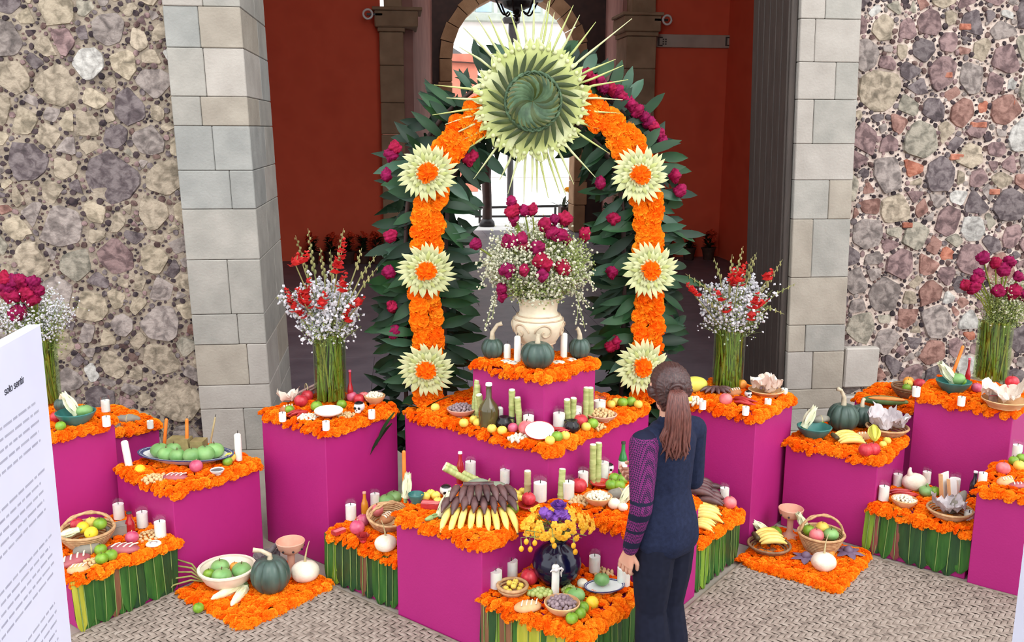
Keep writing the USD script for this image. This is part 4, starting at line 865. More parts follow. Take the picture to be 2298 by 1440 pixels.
I('basket_s', 'basket', basket(.07, .035, 0, 'wicker'), 'small wicker tray of yellow hawthorn fruit left of the blue vase', 'basket', 1150, 1332, Z4)
for k in range(9):
    a = k*2.4; p = on(1150, 1332, Z4); d = .05*math.sqrt((k+.3)/9); I('guava', 'guava', guava, 'tiny yellow hawthorn fruit heaped in the small wicker tray', 'guava', 1150, 1332, Z4, 0, .45, 'hawthorn fruits in the small tray', d=(d*math.cos(a), d*math.sin(a), .022+.02*(k < 4)))
I('loaf', 'bread_roll', bread(.07, .045, .03), 'pale oval bread roll at the front left of the low plinth', 'bread', 1184, 1366, Z4, 8)
I('grapes', 'grape_bunch', cluster(20, .015, 'grape_green', 4, .05), 'green grapes left of the bowl of mauve seeds', 'grapes', 1213, 1338, Z4)
I('bowl_cream_s', 'clay_bowl', bowl(.088, .06, 'bread'), 'clay bowl of mauve seeds at the front of the low plinth', 'bowl', 1261, 1376, Z4); fill('seeds', heap(46, .07, .03, .016, 13), 'seed_mauve', 'heap of mauve seeds in the front clay bowl', 'seeds', 1261, 1376, Z4, .046)
I('oval_blue', 'serving_dish', oval(.105, .07, .03, 'white_china', 'blue_china'), 'oval dish with dark blue rim right of the blue vase', 'dish', 1356, 1327, Z4, 8)
GRE(1350, 1318, Z4, 'green fruit on the oval dish with blue rim', .72, d=(0, 0, .018))
LEM(1325, 1362, Z4, 'yellow lemon between the seed bowl and the blue-rimmed dish', 1.0)
for px, py, lb in ((1283, 1398, 'greenish lime nearest the front corner of the low plinth'), (1301, 1386, 'pale lime right of the front seed bowl'), (1308, 1373, 'lime under the yellow lemon')): LIME(px, py, Z4, lb, .9)
GRE(1293, 1348, Z4, 'pale green custard apple behind the front seed bowl', .8); LIME(1279, 1339, Z4, 'lime behind the custard apple', .85)
I('grapes', 'grape_bunch', None, 'green grapes right of the tall ribboned candle', 'grapes', 1277, 1330, Z4, 80, .8)
I('garlic', 'garlic_bulb', None, 'brownish garlic bulb left of the blue-rimmed dish', 'garlic', 1307, 1318, Z4, 0, .9)
fill('peanuts', heap(20, .06, .012, .013, 16, (1.5, .8, .8)), 'nut_tan', 'scatter of peanuts behind the glass candle right of the blue vase', 'peanuts', 1352, 1285, Z4, .0)
# -- tall left plinth
for px, py, lb in ((731, 964, 'votive candle on the front corner of the tall left plinth'), (834, 938, 'votive candle on the right edge of the tall left plinth'), (633, 944, 'votive candle on the left edge of the tall left plinth')): VO(px, py, Z2, lb)
I('paper_dish', 'paper_wrap', paper(.085, 'paper_cream', 3), 'crumpled cream paper at the left corner of the tall left plinth', 'paper', 648, 905, Z2, 10)
I('cinnamon', 'cinnamon_bundle', sticks(9, .2, 'cinnamon', 4), 'bundle of cinnamon sticks leaning behind the left glass vase', 'cinnamon', 668, 893, Z2, 18)
I('bread_b', 'bread_roll', bread(.05, .035, .03, 'bread_dark'), 'brown bread roll by the crumpled cream paper', 'bread', 645, 922, Z2, 30)
APP(676, 911, Z2, 'red apple left of the left glass vase', .95); APP(690, 899, Z2, 'red apple against the left glass vase', .9); I('chiles', 'chile_heap', None, 'red chiles on the left side of the tall left plinth', 'chiles', 665, 932, Z2, 60, .9)
LIME(711, 922, Z2, 'elongated lime at the left foot of the left glass vase', 1.1); LIME(767, 916, Z2, 'bright lime at the right foot of the left glass vase', .95); LIME(650, 926, Z2, 'dull lime by the brown bread roll', .8)
I('oval_small', 'serving_dish', oval(.085, .055, .03, 'sugar_white', 'paper_cream'), 'pale oval dish in front of the left glass vase', 'dish', 738, 938, Z2, 5, 1.0, None, (18, 0), (0, 0, .02))
fill('peanuts', heap(26, .06, .018, .013, 17, (1.4, .8, .8)), 'bean_white', 'pale peanuts left of the oval dish on the tall left plinth', 'peanuts', 692, 938, Z2, 0)
fill('peanuts', heap(22, .06, .014, .013, 18, (1.4, .8, .8)), 'nut_tan', 'tan peanuts right of the oval dish on the tall left plinth', 'peanuts', 778, 934, Z2, 0)
I('skull_b', 'sugar_skull', skull(.034), 'sugar skull at the right side of the tall left plinth', 'sugar skull', 806, 927, Z2, -20)
I('bottle_thin', 'bottle', bottle(.21, .02, .008, 'bottle_red', 'onion_pink', .45), 'slender dark red bottle behind the left glass vase', 'bottle', 787, 900, Z2)
ONI(790, 900, Z2, 'pink onion beside the slender dark red bottle', .85); APP(806, 905, Z2, 'red apple left of the orange nut bowl', .8); PIN(817, 901, Z2, 'pink-red apple touching the orange nut bowl', .85)
I('bowl_or', 'clay_bowl', bowl(.07, .055, 'bread'), 'orange clay bowl of nuts at the right corner of the tall left plinth', 'bowl', 841, 905, Z2); fill('nuts', heap(34, .055, .03, .014, 19), 'bean_white', 'pale nuts in the orange clay bowl on the tall left plinth', 'nuts', 841, 905, Z2, .042)
LIME(751, 931, Z2, 'small lime behind the pale oval dish', .6)
# -- tall right plinth
for px, py, lb in ((1580, 917, 'votive candle on the left edge of the tall right plinth'), (1677, 930, 'votive candle on the front corner of the tall right plinth'), (1727, 912, 'votive candle on the right edge of the tall right plinth'), (1764, 888, 'votive candle on the far right corner of the tall right plinth')): VO(px, py, Z2, lb)
I('papaya', 'papaya', lambda: [('flesh', mv(ball(.1, .058, .055, 18, 12), (0, 0, .055)), 'papaya'), ('stem', tube([(-.095, 0, .056), (-.12, 0, .06)], [.012, .009], 7), 'stem_brown')], 'yellow-green papaya behind the head of the woman', 'papaya', 1556, 880, Z2, 10)
I('plantain_small', 'plantain_hand', bananas(7, .13, .017, 'plantain', 130, 8, .5, False), 'dark plantain hand at the foot of the right glass vase', 'plantains', 1604, 880, Z2, -95, 1)
fill('peanuts', heap(30, .07, .02, .014, 21, (1.4, .8, .8)), 'bean_white', 'pale peanuts below the yellow-green papaya', 'peanuts', 1556, 900, Z2, 0)
PIN(1628, 907, Z2, 'pink-red apple in front of the right glass vase', .95); GUA(1543, 903, Z2, 'yellow guava close to the hair of the woman', .9)
I('bread_b', 'bread_roll', None, 'brown-pink bread roll at the right foot of the right glass vase', 'bread', 1648, 885, Z2, 20, 1.1)
I('chiles', 'chile_heap', None, 'red chiles right of the pink-red apple on the tall right plinth', 'chiles', 1670, 905, Z2, -35, 1.1)
ORA(1664, 872, Z2, 'orange behind the brown-pink bread roll', .85)
I('skull_b', 'sugar_skull', None, 'tiny sugar skull on the tall right plinth', 'sugar skull', 1679, 893, Z2, 10, .7)
I('bowl_flat', 'wicker_tray', bowl(.12, .035, 'bread', .7), 'shallow tan tray with crumpled paper at the right corner of the tall right plinth', 'tray', 1719, 885, Z2)
I('paper_b', 'paper_wrap', paper(.12, 'paper_cream', 6, .14), 'crumpled cream paper rising out of the shallow tan tray', 'paper', 1719, 885, Z2, 30, d=(0, 0, .02))
fill('seeds', heap(30, .06, .02, .014, 22), 'seed_mauve', 'mauve sweets in the crumpled paper on the shallow tray', 'sweets', 1722, 884, Z2, .05)
# -- platter plinth
I('platter', 'serving_dish', oval(.3, .15, .05, 'white_china', 'blue_china'), 'large oval platter of green fruit with dark blue rim', 'dish', 418, 1034, Z3, -14)
pc = on(418, 1034, Z3)
for k, (dx, dy, s) in enumerate(((-.17, .0, 1.0), (-.1, -.07, .95), (-.02, -.09, .9), (.07, -.08, 1), (.14, -.03, 1.05), (.17, .05, 1.05), (-.1, .06, .9), (.1, .05, .8))):
    q = rot(0, 0, -14) @ np.array([dx, dy*.75, 0]); I('green_fruit', 'green_fruit', green, ['green fruit at the left end of the oval platter', 'green fruit at the base of the left taper on the platter', 'green fruit at the front middle of the platter', 'green fruit at the base of the middle taper on the platter', 'large green fruit at the front right of the platter', 'large green fruit under the thin right taper', 'green fruit behind the left taper on the platter', 'green fruit behind the brown block on the platter'][k], 'fruit', 418, 1034, Z3, k*50, s, 'green fruits on the oval platter', d=(*q[:2], .024))
I('piloncillo', 'sugar_block', lambda: [('block', hull([(x*.08*t, y*.055*t, z) for z, t in ((0, 1), (.085, .8)) for x in (-1, 1) for y in (-1, 1)]), 'piloncillo', 25), ('end', hull([(x+.11, y*.045, z) for x in (-.03, .05) for y in (-1, 1) for z in (.0, .075)]), 'piloncillo', 25)], 'brown-green block in the middle of the oval platter', 'block', 405, 1022, Z3, -10, 1, d=(0, .01, .03))
for px, py, h, r, t, lb, m in ((368, 1008, .21, .011, (0, 8), 'orange taper standing left on the oval platter', 'wax_orange'), (420, 1022, .245, .011, (0, 3), 'orange taper standing in the middle of the oval platter', 'wax_orange'), (471, 1000, .2, .006, (0, 13), 'thin straw-coloured taper standing right on the oval platter', 'cane_tan')): PCA(px, py, Z3, lb, h, r, t, m, 'taper_candle')
PCA(290, 1047, Z3, 'tall white candle left of the oval platter', .17, .022, (0, -6)); PCA(536, 1032, Z3, 'tall white candle right of the oval platter', .175, .022)
LEM(314, 1061, Z3, 'yellow lemon at the left corner of the platter plinth', 1.0); I('guava', 'guava', guava, 'yellow guava at the right end of the oval platter', 'guava', 517, 1036, Z3); LIME(511, 1044, Z3, 'greenish lime below the guava at the right end of the platter', .9)
fill('nuts', heap(30, .075, .012, .015, 24), 'nut_tan', 'tan nuts scattered below the oval platter', 'nuts', 348, 1074, Z3, 0)
I('meat', 'cured_meat', bread(.075, .04, .026, 'meat'), 'dark red oval cut below the oval platter', 'meat', 393, 1074, Z3, -8); ONI(441, 1058, Z3, 'pink onion below the right part of the oval platter', .95)
I('bowl_white_s', 'cup', bowl(.042, .03, 'white_china'), 'little white cup of dark sauce at the right front of the platter plinth', 'cup', 488, 1064, Z3); fill('sauce', lathe([(0, .002), (.036, .002), (.036, .004), (0, .005)], 16), 'volcanic', 'dark sauce in the little white cup', 'sauce', 488, 1064, Z3, .022)
# -- squash plinth (right)
I('bowl_teal', 'teal_bowl', bowl(.115, .075, 'teal_glaze', .55), 'teal bowl of corn left of the two dark squashes', 'bowl', 1826, 980, Z3); I('corn_up', 'corn', None, 'upright pale corn in the teal bowl left of the squashes', 'corn', 1812, 972, Z3, 0, 1.2, tilt=(0, -64), d=(0, 0, .03))
I('fish', 'dried_fish', bundle(.1, .035, .03, 'wrap_grey', seed=5), 'grey-brown wrapped fish across the teal bowl', 'bundle', 1830, 968, Z3, 0, .9, d=(.02, 0, .07)); LIME(1838, 968, Z3, 'dull lime in the teal bowl left of the squashes', .9, d=(0, 0, .05))
I('squash_d', 'squash', squash(.11, .92, 9, .12, -.06), 'dark squash with long pale stalk on the right squash plinth', 'squash', 1889, 966, Z3, 10); I('squash_e', 'squash', squash(.095, .85, 9, .05, .02), 'grey-green squash behind the dark long-stalked squash', 'squash', 1931, 957, Z3, 40)
I('basket_flat', 'basket', basket(.13, .045, 0, 'wicker', .011), 'flat basket holding grey paper at the right of the squash plinth', 'basket', 1990, 975, Z3); I('paper_c', 'paper_wrap', paper(.15, 'paper_grey', 9, .18), 'crumpled grey paper standing in the flat basket', 'paper', 1990, 973, Z3, 15, d=(0, 0, .03))
I('banana_b', 'banana_hand', banana_row(5, .19, .02, 'banana', .026, 14, 0, 1, 9), 'hand of pale bananas at the front of the squash plinth', 'bananas', 1876, 993, Z3, -4, 1)
I('starfruit', 'starfruit', lambda: [('rib', mv(blade(.14, .085, 7, 0, .1, .5, .1), (-.01, 0, .035), (a, -35, 0)), 'papaya') for a in range(0, 360, 60)]+[('heart', mv(ball(.065, .035, .035, 12, 8), (.05, 0, .07), (0, -35, 0)), 'papaya')], 'yellow-green starfruit right of the pale bananas', 'starfruit', 1962, 1000, Z3, 70)
I('bread_o', 'bread_roll', bread(.06, .04, .035, 'bread'), 'orange-brown bread roll below the grey-green squash', 'bread', 1935, 984, Z3); APP(1942, 1022, Z3, 'left dark red apple at the front corner of the squash plinth', 1.0); APP(1958, 1020, Z3, 'right dark red apple at the front corner of the squash plinth', 1.0)
GUA(1990, 996, Z3, 'small yellow guava right of the starfruit', .8); GUA(1981, 1003, Z3, 'pale guava touching the starfruit', .7)
# -- end plinths
I('bowl_teal', 'teal_bowl', None, 'teal bowl of corn next to the printed panel', 'bowl', 172, 950, Z2, 0, 1.0); I('corn_up', 'corn', None, 'pale corn leaning out of the teal bowl next to the printed panel', 'corn', 165, 946, Z2, 180, 1.15, tilt=(0, -62), d=(0, 0, .03)); GRE(192, 946, Z2, 'bright green fruit in the teal bowl next to the printed panel', .85, d=(0, 0, .035)); I('squash_f', 'squash', squash(.055, .9, 8, .03, .01), 'small dark squash in the teal bowl next to the printed panel', 'squash', 134, 938, Z2, 0, .85, d=(0, .05, .03))
VO(236, 955, Z2, 'votive candle at the right corner by the teal bowl near the panel', 1.1); VO(335, 960, .602, 'votive candle on the dim set-back left plinth'); LIME(137, 965, Z2, 'lime below the teal bowl next to the printed panel', .9)
I('fish', 'dried_fish', None, 'pale wrapped fish on the dim set-back left plinth', 'bundle', 285, 945, .602, -8, 1.0); fill('nuts', heap(18, .05, .012, .014, 28), 'nut_dark', 'dark nuts on the dim set-back left plinth', 'nuts', 262, 958, .602, 0)
GL(238, 925, Z2, 'glass candle behind the teal bowl near the panel', .8); APP(128, 946, Z2, 'red apple half hidden by the printed panel', .8)
I('bowl_teal', 'teal_bowl', None, 'teal bowl of corn by the tall cockscomb vase at the right', 'bowl', 2138, 878, Z2, 0, 1.0); I('corn_up', 'corn', None, 'long pale corn leaning out of the right teal bowl', 'corn', 2130, 872, Z2, 180, 1.3, tilt=(0, -50), d=(0, 0, .03)); GRE(2146, 872, Z2, 'green fruit in the teal bowl by the cockscomb vase', .95, d=(0, 0, .035)); LIME(2163, 874, Z2, 'dark lime at the right rim of the right teal bowl', .8, d=(0, 0, .03))
PCA(2129, 862, Z2, 'leaning orange taper behind the right teal bowl', .29, .011, (0, 16), 'wax_orange', 'taper_candle')
I('tray_r', 'wicker_tray', bowl(.14, .05, 'bread', .7), 'tan wicker tray of paper in front of the cockscomb vase', 'tray', 2253, 912, Z2); I('paper_d', 'paper_wrap', paper(.14, 'paper_cream', 12, .15), 'cream paper folded up in the tan tray before the cockscomb vase', 'paper', 2246, 910, Z2, 20, d=(0, 0, .03))
I('jam_b', 'sweet_packet', packet(.03, .01, .05, 'nut_dark', 'meat'), 'brown sweet bar standing in the tan tray', 'packet', 2222, 912, Z2, 0, 1, d=(0, -.02, .03)); PIN(2262, 900, Z2, 'pink apple in the tan tray at the right edge', .8, d=(0, 0, .05)); ONI(2191, 880, Z2, 'pink onion left of the cockscomb vase', .85); ORA(2288, 898, Z2, 'pale orange in the tan tray at the very right edge', .7, d=(0, 0, .05)); APP(2270, 868, Z2, 'red apple behind the tan tray at the right edge', 1)
VO(2163, 909, Z2, 'votive candle on the left edge of the cockscomb vase plinth', 1.1); VO(2061, 888, Z2, 'votive candle at the left corner of the cockscomb vase plinth', 1.2)
I('bottle_thin', 'bottle', None, 'slender dark bottle left of the cockscomb vase', 'bottle', 2170, 862, Z2, 0, .9)
I('basket_b', 'basket', basket(.14, .07, 0, 'wicker_dark'), 'brown wicker basket of red and green fruit on the set-back right plinth', 'basket', 2044, 890, .602, 0, 1); pb = on(2044, 890, .602)
for dx, dy, dz, f, lb in ((-.07, -.05, .06, LIME, 'lime in the brown basket on the set-back right plinth'), (.05, -.02, .07, APP, 'red apple in the brown basket on the set-back right plinth'), (.0, .05, .07, ORA, 'orange in the brown basket on the set-back right plinth'), (-.03, .0, .08, GUA, 'yellow guava in the brown basket on the set-back right plinth')): f(2044, 890, .602, lb, 1.0, d=(dx, dy, dz))
I('melon', 'melon', melon_slice(), 'long cut melon on the set-back right plinth', 'melon', 1985, 905, .602, -20)
# -- leaf plinth beside the printed panel
I('basket_h', 'basket', basket(.14, .08, .11, 'wicker'), 'handled basket of yellow fruit and corn beside the printed panel', 'basket', 198, 1222, Z4, 25)
for dx, dy, dz, f, s, lb in ((-.02, .03, .07, LEM, 1.0, 'yellow lemon in the middle of the handled basket by the panel'), (.06, .04, .075, LIME, 1.1, 'lime at the right of the handled basket by the panel'), (.05, -.05, .07, LEM, 1.05, 'second lemon at the front of the handled basket by the panel'), (-.07, .06, .07, APP, .8, 'red apple at the back of the handled basket by the panel'), (.0, .08, .07, GUA, 1, 'guava at the back of the handled basket by the panel')): f(198, 1222, Z4, lb, s, d=(dx, dy, dz)) if f is not LEM else I('lemon', 'lemon', lemon, lb, 'lemon', 198, 1222, Z4, 0, s, None, (80, 0), (dx, dy, dz+.03))
I('corn_a', 'corn', corn(.16, .024), 'open-husked corn at the left of the handled basket by the panel', 'corn', 196, 1222, Z4, 200, .9, tilt=(0, 10), d=(-.02, -.03, .085))
for k, (px, py, lb) in enumerate(((268, 1165, 'glass candle at the back of the leaf plinth beside the panel'), (321, 1184, 'middle glass candle on the leaf plinth beside the panel'), (361, 1206, 'glass candle at the right corner of the leaf plinth beside the panel'))): GL(px, py, Z4, lb, 1.0)
I('bottle_dark_red', 'bottle', bottle(.13, .028, .012, 'bottle_red', 'cap_dark', .55), 'squat dark red bottle left of the middle glass candle', 'bottle', 293, 1196, Z4); I('parcel', 'parcel', packet(.06, .045, .06, 'wrap_grey'), 'grey-brown parcel behind the handled basket by the panel', 'parcel', 263, 1198, Z4, 25)
fill('nuts', heap(34, .08, .03, .014, 31), 'nut_tan', 'tan nuts piled below the middle glass candle', 'nuts', 337, 1206, Z4, 0); I('meat', 'cured_meat', None, 'dark red oval cut on the leaf plinth beside the panel', 'meat', 276, 1236, Z4, -6, 1.25)
ONI(297, 1218, Z4, 'pink onion above the dark red cut beside the panel', .9); LIME(227, 1244, Z4, 'upper left lime of the three on the leaf plinth beside the panel'); LIME(229, 1264, Z4, 'lower lime of the three on the leaf plinth beside the panel'); LIME(250, 1256, Z4, 'right lime of the three on the leaf plinth beside the panel')
I('meat', 'cured_meat', None, 'large red piece half hidden by the printed panel', 'meat', 163, 1264, Z4, 40, 1.3); fill('nuts', heap(26, .06, .02, .014, 32), 'nut_tan', 'tan nuts left of the three limes', 'nuts', 203, 1266, Z4, 0); I('wrap_small', 'leaf_bundle', None, 'pale wrapped bundle below the handled basket by the panel', 'bundle', 200, 1240, Z4, 25, 1.1)
I('bread_o', 'bread_roll', None, 'small bread roll at the left front edge beside the panel', 'bread', 175, 1282, Z4, 10, .9); I('biscuit', 'biscuit', None, 'pale biscuit at the foot of the right corner glass candle', 'biscuit', 345, 1222, Z4, 0, 1.1)
# -- floor bed left
I('bowl_big', 'cream_bowl', bowl(.16, .12, 'cream_glaze', .45, rm='cream_glaze'), 'large cream bowl of green fruit on the left floor bed', 'bowl', 512, 1316, Z0)
for dx, dy, f, s, lb in ((-.05, .06, GRE, .95, 'dark green fruit at the back of the large cream bowl'), (.08, .0, GRE, 1.0, 'pale green fruit at the right of the large cream bowl'), (-.02, -.06, GRE, 1.0, 'dull green fruit at the front of the large cream bowl'), (-.1, -.01, LIME, 1.0, 'yellow-green lime at the left of the large cream bowl'), (.03, .07, ORA, .7, 'small orange at the back of the large cream bowl')): f(512, 1316, Z0, lb, s, d=(dx, dy, .06))
I('squash_big', 'squash', squash(.115, .95, 11, .06, -.09), 'big ribbed green squash on the left floor bed', 'squash', 609, 1326, Z0, 0); I('jicama', 'jicama', jicama(.085), 'white jicama with thin root on the left floor bed', 'jicama', 686, 1302, Z0, 0, 1)
I('goblet', 'clay_goblet', goblet(), 'pierced pink clay goblet behind the white jicama', 'goblet', 655, 1288, Z0); I('molcajete', 'stone_mortar', molcajete(), 'grey volcanic stone mortar behind the big ribbed squash', 'mortar', 600, 1282, Z0)
I('corn_open', 'corn', corn(.19, .026), 'left of two pale corn husks lying before the cream bowl', 'corn', 545, 1322, Z0, 222, 1.05, tilt=(0, 4)); I('corn_open', 'corn', None, 'right of two pale corn husks lying before the cream bowl', 'corn', 552, 1328, Z0, 255, 1.0, tilt=(0, 4))
LIME(446, 1373, .012, 'lone lime on the straw mat beside the left floor bed', .9)
I('reeds', 'reed_spray', lambda: [('blade', tube([(0, 0, .02), (-.08, .01*k, .06+.02*k), (-.17, .02*k-.02, .06+.03*k), (-.24, .03*k-.04, .02+.035*k)], [.004, .006, .005, .002], 5), 'reed') for k in range(-1, 4)], 'spray of thin dry reeds left of the large cream bowl', 'reeds', 463, 1312, Z0, 0)
# -- low left plinth
GL(788, 1167, Z4, 'glass candle at the back left of the onion plinth', 1.0); I('bottle_amber', 'bottle', bottle(.17, .022, .009, 'bottle_amber', 'clay_pink', .6), 'amber bottle behind the pink onions', 'bottle', 819, 1163, Z4); GL(842, 1138, Z4, 'glass candle behind the tilted basket', .9)
I('basket_t', 'basket', basket(.12, .08, .1, 'wicker'), 'tilted handled basket with brown pods beside the banana plinth', 'basket', 868, 1185, Z4, 20, .95, tilt=(14, 0), d=(0, .02, .0))
I('bread_b', 'bread_roll', None, 'brown pod in the tilted basket beside the banana plinth', 'bread', 868, 1190, Z4, 60, 1.1, d=(0, 0, .06)); PIN(846, 1180, Z4, 'pink apple against the tilted basket', .9, d=(0, .04, .05))
ONI(815, 1180, Z4, 'upper pink onion on the onion plinth', .95); ONI(802, 1197, Z4, 'lower pink onion on the onion plinth', 1.05); I('jam', 'sweet_packet', None, 'small packet at the left corner of the onion plinth', 'packet', 760, 1197, Z4, 40, .75)
I('radish', 'red_flower', lambda: [('petal', mv(blade(.055, .04, 5, -.8, .5, .5, .4), (0, 0, .012), (0, -18-22*(k//6), k*60+30*(k//6))), 'chile_red') for k in range(12)]+[('heart', mv(ball(.018), (0, 0, .022)), 'apple_red')], 'crimson flower below the pink onions', 'flower', 815, 1220, Z4, 0, 1.1)
I('jicama', 'jicama', None, 'white jicama at the right of the onion plinth', 'jicama', 866, 1235, Z4, 200, .75)
# -- low right plinth
I('plantain_r', 'plantain_hand', banana_row(5, .17, .021, 'plantain', .036, 24, 2, 2, 12, False), 'dark plantains stacked right of the woman', 'plantains', 1590, 1128, Z4, -18, 1.05, d=(-.08, 0, .03)); I('banana_r', 'banana_hand', banana_row(7, .18, .019, 'banana', .03, 26, 4, 1, 14), 'yellow bananas below the dark plantains right of the woman', 'bananas', 1575, 1152, Z4, -10, 1.0, d=(-.06, 0, .01)); I('banana_r', 'banana_hand', None, 'nearer yellow bananas right of the woman', 'bananas', 1578, 1172, Z4, -25, .75, d=(-.05, 0, 0))
GL(1625, 1124, Z4, 'glass candle behind the plantains right of the woman', .9); PIN(1637, 1139, Z4, 'pink apple right of the yellow bananas', .95)
# -- floor bed right
I('corn_up', 'corn', None, 'pale corn leaning at the left of the right floor bed', 'corn', 1722, 1206, Z0, 180, 1.15, tilt=(0, -36)); LIME(1738, 1207, Z0, 'large lime behind the banana tray on the floor bed', 1.35)
I('tray_fl', 'wicker_tray', basket(.125, .035, 0, 'wicker_dark', .011), 'round wicker tray of bananas on the right floor bed', 'tray', 1725, 1236, Z0, 0, 1); I('banana_b', 'banana_hand', None, 'hand of pale bananas on the round wicker tray', 'bananas', 1698, 1228, Z0, 0, .98, d=(0, 0, .035))
I('goblet', 'clay_goblet', None, 'pierced pink clay goblet on the right floor bed', 'goblet', 1771, 1205, Z0, 40, .95)
I('basket_fl', 'basket', basket(.135, .11, .13, 'wicker'), 'handled basket of mixed fruit on the right floor bed', 'basket', 1840, 1236, Z0, -10, 1)
for dx, dy, dz, f, s, lb in ((-.05, -.04, .09, PIN, 1.0, 'pink apple in the right handled basket'), (.05, -.03, .09, GRE, .85, 'green fruit in the right handled basket'), (.03, .05, .1, GUA, 1.2, 'yellow guava in the right handled basket'), (.08, .02, .085, LIME, 1.0, 'lime in the right handled basket'), (-.06, .05, .09, LIME, 1.1, 'lime at the back of the right handled basket')): f(1840, 1236, Z0, lb, s, d=(dx, dy, dz))
I('corn_up', 'corn', None, 'pale corn standing in the right handled basket', 'corn', 1828, 1226, Z0, 180, 1.0, tilt=(0, -60), d=(-.06, .05, .08)); I('jicama', 'jicama', None, 'white jicama at the front of the right floor bed', 'jicama', 1847, 1278, Z0, 30, .9)
I('figs', 'fig_flower', figs(), 'purple-grey flower left of the white jicama on the right bed', 'flower', 1808, 1257, Z0, 0, 1); I('figs', 'fig_flower', None, 'purple-grey flower right of the handled basket on the right bed', 'flower', 1903, 1245, Z0, 25, 1.05); ORA(1862, 1250, Z0, 'small orange behind the right white jicama', .7)
# -- leaf plinth near the right edge
GL(1982, 1124, Z4, 'leftmost glass candle on the leaf plinth near the right edge', 1.0); GL(2013, 1092, Z4, 'glass candle left of the white gourd near the right edge', .9); GL(2078, 1085, Z4, 'glass candle right of the white gourd near the right edge', .85); GL(2141, 1105, Z4, 'glass candle behind the white card near the right edge', 1.0)
I('gourd', 'gourd', lambda: [('flesh', mv(ball(.08, .065, .06, 18, 12), (0, 0, .058)), 'jicama'), ('neck', tube([(-.03, 0, .1), (-.04, 0, .14), (-.035, 0, .16)], [.024, .012, .006], 8), 'jicama')], 'white gourd with pointed neck on the leaf plinth near the right edge', 'gourd', 2050, 1100, Z4, 0, 1.0)
I('chiles', 'chile_heap', None, 'red chiles left of the white gourd', 'chiles', 2022, 1112, Z4, 10, 1.2); I('bowl_cream_b', 'clay_bowl', None, 'clay bowl of white beans on the leaf plinth near the right edge', 'bowl', 2028, 1137, Z4, 0, 1.0); fill('beans', heap(40, .065, .028, .014, 41), 'bean_white', 'white beans in the clay bowl near the right edge', 'beans', 2028, 1137, Z4, .042)
for k, (px, py) in enumerate(((2077, 1112), (2069, 1102))): GRE(px, py, Z4, ['dark avocado right of the bowl of white beans', 'dark avocado behind its twin right of the white beans'][k], .8)
LIME(2097, 1112, Z4, 'pale lime right of the dark avocados', 1.05)
I('card', 'book', card(.09, .17, 'card_white', 'bread'), 'white card with tan spine standing near the right edge', 'book', 2122, 1118, Z4, 30, 1, tilt=(-8, 0)); I('card', 'book', None, 'second white card standing behind the first near the right edge', 'book', 2140, 1122, Z4, 25, .85, tilt=(-10, 0))
I('basket_flat', 'basket', None, 'flat basket of torn grey paper near the right edge', 'basket', 2130, 1160, Z4, 0, .95); I('paper_e', 'paper_wrap', paper(.11, 'paper_grey', 15, .1), 'torn grey paper in the flat basket near the right edge', 'paper', 2126, 1160, Z4, 0, d=(0, 0, .03)); I('fish', 'dried_fish', None, 'brown wrapped piece leaning out of the flat basket near the right edge', 'bundle', 2148, 1150, Z4, 30, 1.1, tilt=(0, -30), d=(0, 0, .05))
I('bottle_black', 'bottle', bottle(.17, .028, .011, 'bottle_black', 'cap_white', .55), 'dark bottle at the back near the right edge', 'bottle', 2184, 1113, Z4); VO(2180, 1172, Z4, 'votive candle against the cut-off plinth at the right', 1.3)
# -- plinth cut off by the right edge
VO(2212, 1082, Z3, 'votive candle at the left corner of the cut-off right plinth', 1.1); I('bread_o', 'bread_roll', None, 'pale bread roll on the cut-off right plinth', 'bread', 2256, 1086, Z3, 10, .95); PIN(2250, 1062, Z3, 'pink apple on the cut-off right plinth', .9); LIME(2274, 1042, Z3, 'lime on the cut-off right plinth', .9); GUA(2286, 1054, Z3, 'yellow guava on the cut-off right plinth', 1); GL(2281, 1028, Z3, 'glass candle on the cut-off right plinth', .9); LIME(2291, 1036, Z3, 'dark lime at the right edge of the cut-off right plinth', .9); I('meat', 'cured_meat', None, 'brown-red piece at the right edge of the cut-off right plinth', 'meat', 2284, 1092, Z3, 0, .8)
# ---------------------------------------------------------------- flowers, vases, the arch
L2('urn_cream', (206, 192, 164), (228, 216, 190), .6, 12, bump=.001); L2('urn_carving', (176, 152, 126), (206, 186, 158), .65, 18)
L2('cockscomb', (112, 6, 44), (152, 16, 74), .75, 40, rnd=.2, hue=.015, spec=.2); L2('gypsophila', (196, 196, 164), (224, 222, 200), .6, 40, trans=.2); L2('white_floret', (206, 206, 212), (230, 228, 232), .6, 40, trans=.2); L2('sprig_green', (104, 122, 58), (150, 160, 92), .6, 14); L2('glad_red', (178, 22, 28), (220, 50, 44), .5, 30, rnd=.1, trans=.2); L2('bud_green', (110, 116, 66), (158, 150, 98), .6, 14)
L2('stem_green', (88, 110, 34), (140, 146, 56), .55, 10, stretch=(6, 6, .8)); L2('stem_olive', (110, 104, 40), (150, 138, 58), .55, 10, stretch=(6, 6, .8)); L2('cobalt_glass', (7, 7, 30), (14, 14, 48), .16, 4, coat=.25, spec=.35); L2('orchid_yellow', (240, 168, 20), (250, 198, 60), .55, 30, rnd=.08, trans=.2); L2('statice_purple', (96, 44, 142), (140, 84, 178), .6, 30)
L2('arch_leaf', (18, 50, 26), (36, 76, 38), .45, 5, spec=.3, rnd=.2, trans=.1); L2('arch_leaf_dark', (14, 36, 22), (26, 54, 32), .45, 5, spec=.3, rnd=.2, trans=.1); L2('arch_leaf_blue', (34, 66, 48), (56, 92, 68), .4, 5, spec=.4, rnd=.15, trans=.1)
